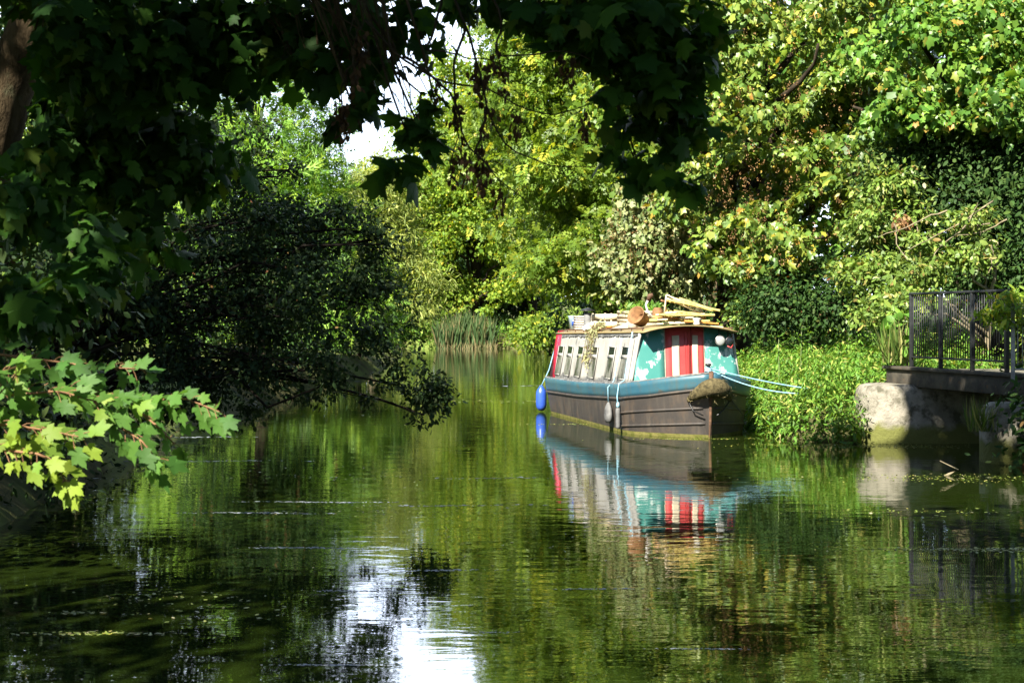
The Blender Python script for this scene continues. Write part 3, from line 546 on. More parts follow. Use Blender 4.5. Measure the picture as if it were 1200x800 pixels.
def seed_heads(root, spots, n, m, rg, ln=.22, sz=.035):
    """hanging strings of small brown keys on the outside of a crown"""
    b = np.array(root.location); c = np.asarray(spots, float); ci = rg.choice(len(c), n); d = unit(rg.normal(size=(n, 3)) + [-.5, -1.1, 0])
    q = c[ci, :3] + d * c[ci, 3:] * 1.05 - b; k = np.repeat(np.arange(n), 12); P = q[k] + rg.normal(size=(len(k), 3)) * [.028, .028, .01]; P[:, 2] -= rg.random(len(k)) * ln * rg.uniform(.5, 1.2, n)[k]
    mb = MB(); leaves(mb, 'rhomb', P, rg.normal(size=P.shape) * .5 + [0, 0, -1], rg.normal(size=P.shape), sz * rg.uniform(.7, 1.3, len(k)), rg.random(len(k)), rg.random(n)[k])
    mb.build('seed_heads', m, root, attrs=True)
M['keys'] = leaf_mat('brown_keys', [(0, (.12, .065, .03)), (.6, (.22, .12, .05)), (1, (.33, .22, .10))], .2, .7, .1)
rgk = np.random.default_rng(99)
for o in [q for q in D.objects if q.get('label', '').startswith(('broad pale-leaved', 'pale silvery'))]:
    pale = o['label'].startswith('pale'); w = pxc([(760, 250, 36, 44, 34, 1.1), (800, 240, 35.5, 40, 30, 1.0), (740, 290, 36, 34, 40, 1.0), (780, 295, 35.5, 40, 36, 1.0), (820, 280, 35, 36, 40, 1.0)]) if pale else pxc([(850, 60, 33.5, 90, 80, 2.0), (950, 60, 33, 100, 90, 2.0), (880, 170, 32.5, 90, 80, 1.8), (980, 170, 32, 80, 70, 1.6), (930, 240, 31.5, 80, 60, 1.4), (850, 230, 33, 60, 60, 1.4), (920, 290, 31, 70, 40, 1.2)])
    seed_heads(o, w, 260 if pale else 420, M['keys'], rgk)
# bare dead wood over the railing
db = empty('dead_branch', 'bare pale dead branch sticking out over the shrubs above the railing', 'branch', W(1130, 300, 26.2)); b0 = np.array(db.location); rgd = np.random.default_rng(17); tw = MB()
for pts_ in [[(1165, 235), (1130, 258), (1095, 278), (1060, 296)], [(1160, 262), (1128, 268), (1100, 290), (1085, 318)], [(1110, 246), (1070, 262), (1028, 278)], [(1048, 262), (1050, 285), (1064, 306)], [(1160, 282), (1164, 300), (1158, 322)], [(1140, 296), (1148, 312), (1140, 330)], [(1180, 258), (1150, 272), (1120, 276)], [(1128, 268), (1140, 250), (1146, 238)]]:
    p3 = np.array([W(a, b, 25.9 + rgd.normal() * .12) for a, b in pts_]) - b0; t = np.linspace(0, len(pts_) - 1, 9); q = np.stack([np.interp(t, np.arange(len(pts_)), p3[:, k]) for k in range(3)], 1) + rgd.normal(size=(9, 3)) * .012
    tw.tube(q, np.linspace(.017, .005, 9), 5)
tw.build('twig', M['bark_pale'], db, smooth=True)
# background fill
bgt = [('elm_tree', 'dark tree filling the background behind the right-hand sycamores', (14, 44, 1.5), 6.5, 16, 'syc_green'), ('elm_tree', 'tall tree behind the pale sycamore, upper right of the boat', (9.5, 52, 1.3), 5.5, 18, 'syc_green'),
       ('elm_tree', 'tall distant tree behind the ash, above the boat roof', (5.5, 92, 1.2), 6.5, 22, 'ash'), ('elm_tree', 'low distant tree far off between the willow and the aspen', (-17, 116, .8), 6, 9, 'ash'), ('elm_tree', 'low distant tree at the bend of the canal, behind the hawthorn', (-29, 112, .8), 7, 10, 'ash'), ('elm_tree', 'low dark tree under the poplar crown at the end of the canal', (-2.5, 119, .8), 7.5, 10, 'dark_leaf'), ('elm_tree', 'distant tree closing the view behind the yellowing poplar', (1.5, 112, 1.2), 6.5, 19, 'ash'),
       ('elm_tree', 'distant green tree left of the sky gap behind the cypress', (-24, 70, 1.2), 8, 16, 'syc_green'), ('elm_tree', 'lower distant tree under the sky gap', (-9.5, 122, 1.2), 6.5, 12.5, 'yellowing'), ('elm_tree', 'distant tree behind the birch on the left', (-17, 85, 1.2), 6.0, 14, 'dark_leaf')]
for i, (nm, lb, b, r, h, lm) in enumerate(bgt):
    tree(nm, lb, 'tree', b, (b[0], b[1], h * .9), .4, big((b[0], b[1], h * .53), (r, r * .8, h * .5), 80, r * .26, 80 + i), 12000, 'maple_far', .32, lm, 'bark_dark', group='background trees', seed=80 + i, per=10, spread=.6, limbs=12, twigs=20)
under = [('laurel_bush', 'dark bush in the hollow behind the boat roof', (5.6, 41, 1), 2.2, 1.7, 'dark_leaf'), ('laurel_bush', 'tall dark bush glimpsed behind the pale sycamore boughs', (9.2, 38.5, 1.2), 3.4, 5.5, 'dark_leaf'), ('laurel_bush', 'sunlit low bush on the far bank just left of the boat stern', (1.9, 72, .5), 2.2, 1.5, 'ash'), ('laurel_bush', 'dark undergrowth bush below the ash trunk', (4.6, 66, .8), 3.0, 2.4, 'dark_leaf'),
         ('laurel_bush', 'green bush right of the reeds at the end of the canal', (1.8, 97, .4), 2.6, 1.8, 'ash'), ('laurel_bush', 'scrubby bush left of the reeds at the end of the canal', (-7.6, 102, .4), 2.6, 2.3, 'shade_leaf'), ('laurel_bush', 'dark rounded bush behind the reeds', (-1.0, 106, .6), 3.0, 1.7, 'dark_leaf'),
         ('laurel_bush', 'green bush behind the footbridge railing', (9.6, 24.4, 1.2), 1.3, 1.3, 'shade_leaf'), ('laurel_bush', 'shaded ivy mound covering the right-hand abutment', (7.5, 19.2, .05), 1.05, 1.1, 'dark_leaf'), ('laurel_bush', 'dark bush at the right edge beside the railing end', (9.6, 21.5, .9), 1.6, 1.8, 'ivy')]
for i, (nm, lb, b, r, h, lm) in enumerate(under):
    tree(nm, lb, 'bush', b, (b[0], b[1], b[2] + h * .8), .06, big((b[0], b[1], b[2] + h * .55), (r, r, h * .6), 30, r * .3, 100 + i), 3500 if b[1] < 90 else 3000, 'oval', .10 if b[1] < 50 else .19, lm, 'bark_dark', group='bushes along the banks', seed=100 + i, per=9, spread=.3, limbs=8, twigs=30)

# ------------------------------------------------------------------ ground cover
def cover(name, label, pts, hgt, leafn, tmpl, size, m, rg, droop=.4):
    n = len(pts); hs = hgt * rg.uniform(.55, 1.2, n); k = np.repeat(np.arange(n), leafn); f = rg.random(len(k)) ** .7
    lean = rg.normal(size=(n, 2)) * .18
    P = np.column_stack([pts[k, 0] + lean[k, 0] * f * hs[k], pts[k, 1] + lean[k, 1] * f * hs[k], pts[k, 2] + f * hs[k]])
    th = rg.uniform(0, 6.28, len(k)); dr = np.column_stack([np.cos(th), np.sin(th), np.zeros(len(k))])
    P += dr * .03
    A = dr + np.array([0, 0, -droop]) + rg.normal(size=P.shape) * .3; Nn = np.array([0, 0, 1.]) + dr * .3 + rg.normal(size=P.shape) * .3
    S = size * rg.uniform(.6, 1.3, len(k)) * (1.15 - .4 * f)
    b = rg.random(n)[k]; mb = MB(); leaves(mb, tmpl, P, A, Nn, S, rg.random(len(k)), b)
    return tag(mb.build(name, M[m], attrs=True), label, kind='stuff')
def on_bank(n, x0, x1, y0, y1, rg, cond=None):
    x = rg.uniform(x0, x1, n); y = rg.uniform(y0, y1, n); h = height(x, y); k = h > -.3
    if cond is not None: k &= cond(x, y)
    return np.column_stack([x, y, np.maximum(h, -.05)])[k]
rg = np.random.default_rng(91)
pts = on_bank(3600, 4.2, 8.4, 22.7, 33, rg, lambda x, y: ~((y < 24.1) & (x > 5.62)))
cover('nettles', 'sunlit bed of nettles and balsam on the right bank beside the boat', pts, .72, 15, 'lance', .135, 'nettle', rg)
pts = on_bank(2200, 3, 16, 33, 70, rg); cover('bank_weeds', 'low weeds under the trees behind the boat', pts, .7, 12, 'oval', .14, 'nettle', rg)
pts = on_bank(1500, -14, 5, 99, 110, rg); cover('far_weeds', 'weeds along the far bank of the canal', pts, 1.0, 12, 'lance', .3, 'nettle', rg)
pts = on_bank(1500, -13, -2.5, 7, 40, rg); cover('left_weeds', 'shaded ivy and weeds on the left bank', pts, .5, 10, 'oval', .11, 'hawthorn', rg)
pts = on_bank(1300, 6.6, 13, 17, 27, rg, lambda x, y: (y > 23.4) | (x > 8.8)); cover('path_weeds', 'leafy weeds beside the footbridge', pts, .45, 11, 'oval', .12, 'nettle', rg)
# reeds
n = 900; x = rg.uniform(-5.2, -1.2, n); y = rg.uniform(99.6, 101.6, n)
P = np.column_stack([x, y, np.full(n, -.1)]); A = np.column_stack([rg.normal(size=n) * .16, rg.normal(size=n) * .12, np.ones(n)])
mb = MB(); S = rg.uniform(1.3, 3.1, n) * (1 - .25 * np.abs(x + 3.2) / 2)
leaves(mb, 'blade', P, A, np.column_stack([rg.normal(size=n) * .6, -np.ones(n), np.zeros(n)]), S, rg.random(n), rg.random(n))
n = 220; P2 = np.column_stack([rg.uniform(-5, -1, n), rg.uniform(99.4, 99.9, n), np.full(n, -.1)])
leaves(mb, 'blade', P2, np.column_stack([rg.normal(size=(n, 2)) * .3, np.ones(n)]), np.tile([0, -1., .1], (n, 1)), rg.uniform(.4, .8, n), rg.uniform(.75, 1, n), rg.random(n))
tag(mb.build('reeds', M['reed'], attrs=True), 'tall green reeds with straw-coloured bases at the end of the canal', kind='stuff')

# ------------------------------------------------------------------ single plants in the nettles
def balsam(loc, h, label, seed):
    rg = np.random.default_rng(seed); root = empty('balsam_plant', label, 'plant', loc, group='tall plants in the nettles'); st = MB(); lf = MB()
    q = bend((0, 0, -.1), (rg.normal() * .06, rg.normal() * .06, h), 0, 6, rg, .01); st.tube(q, np.linspace(.014, .005, 6), 6)
    for k in range(9):
        f = .25 + .75 * k / 8; p = q[0] + (q[-1] - q[0]) * f; a0 = k * 2.4
        for a in (a0, a0 + 2.1, a0 + 4.2):
            d = np.array([math.cos(a), math.sin(a), .25]); leaves(lf, 'lance', p[None], (d + rg.normal(size=3) * .15)[None], np.array([[0, 0, 1.]]) - d * .2, np.array([.26 * (1.15 - .5 * f)]), rg.random(1) * .6, rg.random(1))
    st.build('stem', M['nettle_stem'], root, smooth=True); lf.build('leaves', M['nettle'], root, attrs=True)
M['nettle_stem'] = surf('green_stem', (.08, .13, .04), (.15, .17, .07), 8, .6)
for px, py, Y, h, lb, sd in [(912, 424, 26.2, 1.0, 'tallest pale green balsam plant, just right of the boat front', 1), (938, 425, 26.4, .85, 'balsam plant with pinkish tip, second from the boat', 2), (985, 420, 26.6, .7, 'low balsam plant in the middle of the nettle bank', 3)]:
    p = W(px, py, Y); balsam((p[0], p[1], float(height(p[0], p[1])) + .1), h + .25, lb, sd)
def tuft(loc, label, seed, h=.7, n=90):
    rg = np.random.default_rng(seed); mb = MB(); A = np.column_stack([rg.normal(size=(n, 2)) * .45, np.ones(n)])
    leaves(mb, 'blade', rg.normal(size=(n, 3)) * [.08, .08, 0], A, np.column_stack([-A[:, :2], np.full(n, .4)]), rg.uniform(.5, 1.1, n) * h, rg.random(n), rg.random(n))
    return tag(mb.build('grass_tuft', M['grass'], loc=loc, attrs=True), label, 'grass', 'grass tufts at the bridge')
p = W(1046, 425, 23.9); tuft(tuple(p), 'dark spiky grass tuft on the bank at the left end of the railing', 1, .75)
p = W(1150, 505, 19.9); tuft(tuple(p), 'dry grass tuft hanging at the right-hand abutment', 2, .5)

# ------------------------------------------------------------------ footbridge, abutments, railing
M['concrete'] = surf('old_concrete', (0.128, 0.12, 0.096), (0.264, 0.24, 0.196), 3, .95, .15, .03, c3=(0.072, 0.068, 0.048), s3=5, lo3=.50, hi3=.64, bscale=16)
def tide(m):
    t = m.node_tree; l = t.links.new; p = [n for n in t.nodes if n.type == 'BSDF_PRINCIPLED'][0]; src = p.inputs['Base Color'].links[0].from_socket
    g_ = N(t, 'ShaderNodeNewGeometry'); sp_ = N(t, 'ShaderNodeSeparateXYZ'); l(g_.outputs['Position'], sp_.inputs['Vector'])
    nn = noise(t, 3, 5, .6, loc=(8, 2, 1)); ad = N(t, 'ShaderNodeMath', operation='MULTIPLY_ADD'); l(nn.outputs['Fac'], ad.inputs[0]); ad.inputs[1].default_value = -.45; l(sp_.outputs['Z'], ad.inputs[2])
    r_ = ramp(t, [(0, (1, 1, 1)), (.12, (0, 0, 0))]); l(ad.outputs[0], r_.inputs['Fac'])
    mx_ = N(t, 'ShaderNodeMix', data_type='RGBA'); l(r_.outputs['Color'], mx_.inputs['Factor']); l(src, mx_.inputs['A']); mx_.inputs['B'].default_value = (.10, .105, .03, 1); l(mx_.outputs['Result'], p.inputs['Base Color'])
tide(M['concrete'])
M['iron'] = surf('dark_iron', (0.0064, 0.0072, 0.008), (0.0176, 0.0192, 0.02), 12, .55, .4, .002)
M['iron_grey'] = surf('grey_iron', (.12, .13, .14), (.22, .23, .24), 12, .5, .4)
M['steel'] = surf('rusty_beam', (.03, .028, .024), (.075, .065, .05), 5, .8, .2, .004, c3=(.10, .06, .03), s3=9, lo3=.6, hi3=.7)
def abutment(name, label, outline, z0, z1, loc, round_r, m):
    """plan outline extruded with rounded top edge"""
    o = np.array(outline, float); n = len(o); mb = MB(); c = o.mean(0); rings = []
    for z, k in [(z0, 1.02), (z0 + .3, 1.01), (z1 - round_r, 1.0), (z1 - round_r * .45, .97), (z1 - round_r * .12, .9), (z1, .78)]:
        rings.append(np.column_stack([c + (o - c) * k, np.full(n, z)]))
    V = np.stack(rings); V = np.concatenate([V, V[:, :1]], 1); mb.grid(V)
    mb.add(rings[-1], [list(range(n))])
    ob = mb.build(name, m, loc=loc, smooth=True); return tag(ob, label, 'abutment', 'bridge abutments')
A1 = W(1068, 432, 23.5); A2 = W(1180, 437, 20.8); bd = unit((A2 - A1)[:2]); bn = np.array([-bd[1], bd[0]]); bn = bn if bn[0] > 0 else -bn
th = np.linspace(math.pi / 2, math.pi * 1.5, 9)
ol = [(x_, y_) for x_, y_ in zip(5.98 + .34 * np.cos(th), 23.75 + .62 * np.sin(th))] + [(9.4, 23.2), (9.4, 24.3)]
abutment('concrete_abutment', 'sunlit rounded concrete abutment under the left end of the footbridge', ol, -.7, .93, (0, 0, 0), .22, M['concrete'])
ol = [(x_, y_) for x_, y_ in zip(6.80 + .26 * np.cos(th), 20.2 + .42 * np.sin(th))] + [(9.4, 19.85), (9.4, 20.6)]
abutment('concrete_abutment', 'shaded rounded abutment under the right end of the footbridge', ol, -.7, .82, (0, 0, 0), .3, M['concrete'])
br = empty('footbridge', 'flat footbridge with a dark rusty beam crossing the side stream', 'bridge', (A1[0], A1[1], 0), math.atan2(bd[1], bd[0]))
ln = np.linalg.norm((A2 - A1)[:2])
MB().box((ln / 2, 0, 1.03), (ln + 1.4, .16, .26)).build('beam', M['steel'], br, bevel=.008)
MB().box((ln / 2, -.02 if False else .0, 1.19), (ln + 1.5, .26, .05)).build('edge_plate', M['steel'], br, bevel=.006)
side = 1 if (np.array([-bd[1], bd[0]]) @ bn) > 0 else -1
MB().box((ln / 2, side * 1.05, 1.09), (ln + 1.4, 1.8, .12)).build('deck', M['concrete'], br, bevel=.01)
MB().box((ln / 2, side * 1.9, .93), (ln + 1.4, .16, .26)).build('beam', M['steel'], br, bevel=.008)
def railing(p0, p1, zb, h, npanel, label, m, nb=13):
    p0, p1 = np.array(p0), np.array(p1); d = p1 - p0; L_ = np.linalg.norm(d)
    root = empty('railing', label, 'railing', (p0[0], p0[1], zb), math.atan2(d[1], d[0]), 'bridge railings')
    for k in range(npanel + 1):
        MB().box((k * L_ / npanel, 0, h / 2), (.055, .055, h)).build('post', m, root, bevel=.004)
    MB().box((L_ / 2, 0, h + .02), (L_ + .08, .06, .036)).build('top_rail', m, root, bevel=.006)
    MB().box((L_ / 2, 0, .17), (L_, .04, .03)).build('bottom_rail', m, root, bevel=.004)
    for k in range(npanel):
        w_ = L_ / npanel
        for j in range(nb):
            x_ = k * w_ + w_ * (j + 1) / (nb + 1)
            MB().tube([(x_, 0, .175), (x_, 0, h + .01)], .0095, 6).build('bar', m, root)
    return root
railing(A1[:2], A2[:2], 1.205, 1.17, 3, 'dark iron railing along the near side of the footbridge', M['iron'])
q0 = W(1187, 430, 20.2); railing(q0[:2], q0[:2] + np.array([1.7, -.55]), 1.12, 1.05, 2, 'short grey railing beyond the last post at the right edge', M['iron_grey'])
# leafy twig over the railing
tree('ash_sapling', 'bright yellow-green spray of leaves overhanging the railing at the right edge', 'sapling', (8.1, 20.6, 1.0), (7.9, 20.3, 2.3), .02, pxc([(1175, 365, 20.2, 14, 8, .2), (1195, 358, 20.2, 14, 10, .25), (1160, 360, 20.3, 10, 6, .15), (1180, 378, 20.2, 12, 7, .2), (1205, 375, 20.1, 14, 9, .2), (1190, 345, 20.2, 12, 6, .2), (1172, 350, 20.2, 12, 6, .2), (1150, 368, 20.3, 8, 5, .15)]), 560, 'lance', .12, 'yellowing', 'bark_pale', seed=95, per=6, spread=.08, limbs=6, twigs=30)
p = W(1062, 375, 24.2)
tree('bindweed', 'large heart-leaved climber scrambling up the left end of the railing', 'climber', (p[0], p[1], 1.0), (p[0], p[1] + .1, 2.1), .015, pxc([(1058, 385, 24.2, 8, 14, .2), (1063, 405, 24.1, 8, 10, .2), (1052, 372, 24.3, 8, 8, .2)]), 90, 'oval', .19, 'nettle', 'bark_pale', seed=96, per=4, spread=.12, limbs=3, twigs=10)

# ------------------------------------------------------------------ the narrowboat
def paint(name, base, wear, scale=5, lo=.52, hi=.60, rough=.45, sc=(1, 1, 1), base2=None, spec=.4, grime=None, bump=.0015):
    """old paint worn through to another colour in patches"""
    m, t = mat(name); l = t.links.new
    n1 = noise(t, scale, 7, .68, sc=sc); r1 = ramp(t, [(lo, (0, 0, 0)), (hi, (1, 1, 1))]); l(n1.outputs['Fac'], r1.inputs['Fac'])
    n2 = noise(t, 2.2, 5, .6, loc=(5, 1, 2)); b2 = base2 or tuple(q * .8 for q in base)
    r2 = ramp(t, [(.35, base), (.65, b2)]); l(n2.outputs['Fac'], r2.inputs['Fac'])
    mxn = N(t, 'ShaderNodeMix', data_type='RGBA'); l(r1.outputs['Color'], mxn.inputs['Factor']); l(r2.outputs['Color'], mxn.inputs['A']); mxn.inputs['B'].default_value = (*wear, 1)
    c = mxn.outputs['Result']
    if grime:
        n3 = noise(t, 7, 6, .65, sc=(1, 1, .12), loc=(1, 9, 0)); r3 = ramp(t, [(.5, (0, 0, 0)), (.72, (.75, .75, .75))]); l(n3.outputs['Fac'], r3.inputs['Fac'])
        mg = N(t, 'ShaderNodeMix', data_type='RGBA'); l(r3.outputs['Color'], mg.inputs['Factor']); l(c, mg.inputs['A']); mg.inputs['B'].default_value = (*grime, 1); c = mg.outputs['Result']
    p = N(t, 'ShaderNodeBsdfPrincipled'); p.inputs['Roughness'].default_value = rough; p.inputs['Specular IOR Level'].default_value = spec
    l(c, p.inputs['Base Color'])
    if bump:
        bn = N(t, 'ShaderNodeBump'); bn.inputs['Strength'].default_value = 1; bn.inputs['Distance'].default_value = bump
        l(n1.outputs['Fac'], bn.inputs['Height']); l(bn.outputs['Normal'], p.inputs['Normal'])
    out(t, p.outputs['BSDF']); return m
def plain(name, c, rough=.5, spec=.4, metal=0):
    return surf(name, tuple(q * .85 for q in c), c, 9, rough, spec, 0, metal=metal)
M['hull'] = paint('black_hull_paint', (0.0217, 0.0186, 0.01736), (0.0527, 0.0372, 0.02604), 3.5, .48, .66, .6, (1, 1, .6), (0.0341, 0.02852, 0.0248), grime=(0.0682, 0.0558, 0.0434))
M['weed_line'] = surf('weedy_waterline', (0.0675, 0.075, 0.015), (0.15, 0.135, 0.045), 9, .9, .1, .01)
M['blue'] = paint('blue_paint', (0.0176, 0.0656, 0.1), (0.056, 0.064, 0.06), 4, .57, .68, .4, (1, 1, 1), (0.028, 0.084, 0.108), grime=(0.056, 0.072, 0.064))
M['white'] = paint('white_cabin_paint', (0.2988, 0.2905, 0.2697), (0.1079, 0.1079, 0.1037), 3.2, .60, .68, .5, (1, 1, .5), (0.2324, 0.2241, 0.2075), grime=(0.166, 0.1577, 0.1328))
M['drip'] = surf('dark_undercoat', (.05, .05, .05), (.16, .16, .155), 8, .6)
M['teal'] = paint('teal_paint', (0.04, 0.18, 0.16), (0.464, 0.512, 0.488), 4.2, .535, .60, .5, (1, 1, .75), (0.052, 0.2, 0.172))
M['red'] = paint('red_paint', (0.3995, 0.03825, 0.03825), (0.425, 0.17, 0.1445), 7, .64, .74, .45, (1, 1, .3), (0.357, 0.051, 0.04675))
M['redband'] = paint('crimson_paint', (0.425, 0.017, 0.0425), (0.34, 0.0425, 0.051), 5, .7, .8, .4)
M['cream'] = paint('cream_paint', (0.5084, 0.4346, 0.3116), (0.41, 0.328, 0.2214), 6, .62, .74, .5)
M['roofp'] = paint('yellow_roof_paint', (0.216, 0.16, 0.068), (0.128, 0.104, 0.068), 6, .58, .7, .55)
M['glass'] = surf('reflection_toned_glass', (0.024, 0.024, 0.024), (0.17, 0.165, 0.155), 3.5, .15, .6, 0, (1, 1, .5), .4, .6)  # grey patches in the pane colour stand in for reflections
M['glassd'] = plain('dark_vent_glass', (.012, .014, .016), .15, .6)
M['blackm'] = plain('black_metal', (.012, .012, .013), .4)
M['chrome'] = plain('dull_chrome', (0.496, 0.48, 0.448), .25, .5, .9)
M['lens'] = plain('lamp_lens', (.30, .31, .30), .08, .6)
M['coir'] = surf('coir_rope', (0.045, 0.0378, 0.0198), (0.144, 0.117, 0.0585), 14, .95, .1, .05, bscale=40)
M['rubber'] = surf('grey_rubber', (0.0525, 0.0525, 0.0525), (0.15, 0.15, 0.15), 5, .7, .3, .002)
M['blueplastic'] = plain('blue_plastic', (0.0252, 0.072, 0.36), .35, .5)
M['rope'] = surf('pale_blue_rope', (0.15, 0.315, 0.4125), (0.255, 0.42, 0.51), 40, .8, .2, .004)
M['darkrope'] = plain('dark_cable', (.02, .022, .03), .6)
M['timber'] = surf('pale_timber', (0.391, 0.323, 0.2125), (0.544, 0.4675, 0.3315), 4, .7, .2, .002, (1, 8, 8))
M['greytimber'] = surf('weathered_timber', (.26, .22, .18), (.42, .37, .31), 5, .8, .2, .002, (1, 6, 6))
M['yellow'] = surf('yellow_wood', (0.44, 0.336, 0.08), (0.56, 0.464, 0.176), 6, .55, .3, .001)
M['orange'] = surf('orange_varnish', (0.34, 0.136, 0.0255), (0.4675, 0.2125, 0.051), 6, .45, .4)
M['terracotta'] = surf('rusty_brown', (.11, .055, .025), (.23, .125, .055), 8, .7, .2, .003)
M['canvas'] = surf('beige_canvas', (0.272, 0.24, 0.184), (0.4, 0.36, 0.28), 8, .85, .1, .01)
M['ceramic'] = plain('white_enamel', (0.576, 0.56, 0.528), .25, .5)
M['dryplant'] = leaf_mat('dry_vine_leaf', [(0, (0.192, 0.208, 0.096)), (.6, (0.304, 0.304, 0.152)), (1, (0.336, 0.28, 0.16))], .25, .6, .2)
M['rustm'] = surf('rusty_iron', (.04, .025, .018), (.13, .07, .04), 9, .8, .2, .004)

boat = empty('narrowboat', 'weathered narrowboat with black hull, blue band, white cabin and red and cream front doors', 'boat', C0, TH)
US, UB = -6.15, 1.45                       # stern and stem
def gun(u): return np.interp(u, [-6.2, -3, 0, .72, 1.45], [.745, .765, .85, .94, 1.085])
def stk(u): return np.interp(u, [-6.2, -3, 0, .72, 1.45], [.445, .49, .60, .68, .83])
def hbG(u):
    t = np.clip(u / UB, 0, 1); s_ = np.clip((u - US) / .55, 0, 1); return 1.14 * (1 - t ** 2.0) * (.80 + .20 * np.sin(s_ * math.pi / 2)) + .012
def hbW(u):
    t = np.clip(u / (UB - .13), 0, 1); s_ = np.clip((u - US) / .9, 0, 1); return 1.07 * (1 - t ** 1.7) * (.72 + .28 * np.sin(s_ * math.pi / 2)) + .008
uu = np.concatenate([np.linspace(US, US + .9, 7)[:-1], np.linspace(US + .9, 0, 14)[:-1], np.linspace(0, UB, 18)])
def prof(u, z):        # half beam at height z
    f = np.clip(z / gun(u), -.4, 1); return hbW(u) + (hbG(u) - hbW(u)) * np.clip(f, 0, 1) ** .8 - .25 * np.clip(-f, 0, 1)
def strip(zf, sgn, push=0):
    rows = []
    for u in uu:
        rows.append([(u if z > .3 or u < 1.4 else u, sgn * (max(prof(u, z), .004) + push), z) for z in zf(u)])
    return np.array(rows)
hb = MB(); bl = MB(); wl = MB()
for s_ in (-1, 1):
    hb.grid(strip(lambda u: np.concatenate([[-.4], np.linspace(.035, stk(u), 6)]), s_))
    bl.grid(strip(lambda u: np.linspace(stk(u), gun(u), 4), s_, .006))
    wl.grid(strip(lambda u: [-.05, .02, .05], s_, .004))
# transom, bottom of the band top (a 45 mm lip)
hb.add([(US, -prof(US, z), z) for z in (-.4, .2, .745)] + [(US, prof(US, z), z) for z in (.745, .2, -.4)], [(0, 1, 4, 5), (1, 2, 3, 4)])
hb.build('hull', M['hull'], boat, smooth=True); o = bl.build('upper_strake', M['blue'], boat, smooth=True)
sd_ = o.modifiers.new('solid', 'SOLIDIFY'); sd_.thickness = .05; sd_.offset = -1
wl.build('waterline_band', M['weed_line'], boat, smooth=True)
dk = MB(); rows = np.array([[(u, -prof(u, .7) + .03, gun(u) - .02 - .22 * (u > .25)), (u, prof(u, .7) - .03, gun(u) - .02 - .22 * (u > .25))] for u in np.concatenate([np.linspace(US, .25, 14), np.linspace(.26, UB - .1, 10)])])
dk.grid(rows).build('deck', M['drip'], boat)
for s_ in (-1, 1):      # rubbing strakes
    MB().tube([(u, s_ * (prof(u, stk(u)) + .008), stk(u)) for u in uu], .024, 8).build('rubbing_strake', M['hull'], boat, smooth=True)
    ub = np.linspace(-.1, UB - .1, 16)
    MB().tube([(u, s_ * (prof(u, z) + .004), z) for u, z in zip(ub, np.interp(ub, [-.1, 1.35], [.34, .50]))], .022, 8).build('rubbing_strake', M['hull'], boat, smooth=True)
    MB().tube([(u, s_ * (prof(u, z) + .004), z) for u, z in zip(ub, np.interp(ub, [-.1, 1.35], [.115, .24]))], .022, 8).build('rubbing_strake', M['hull'], boat, smooth=True)
    MB().tube([(u, s_ * (prof(u, gun(u)) - .02), gun(u) + .004) for u in uu], .020, 8).build('gunwale_rail', M['blue'] if s_ > 0 else M['drip'], boat, smooth=True)
MB().tube([(UB - .06, 0, -.3), (UB - .02, 0, .3), (UB + .015, 0, .8), (UB + .02, 0, 1.12)], [.025, .025, .03, .04], 8).build('stem_post', M['rustm'], boat, smooth=True)
fd = np.array([[(u, -prof(u, .9) + .02, gun(u) - .01), (u, 0, gun(u) + .02), (u, prof(u, .9) - .02, gun(u) - .01)] for u in np.linspace(.95, UB, 8)])
MB().grid(fd).build('foredeck', M['blue'], boat, smooth=True)
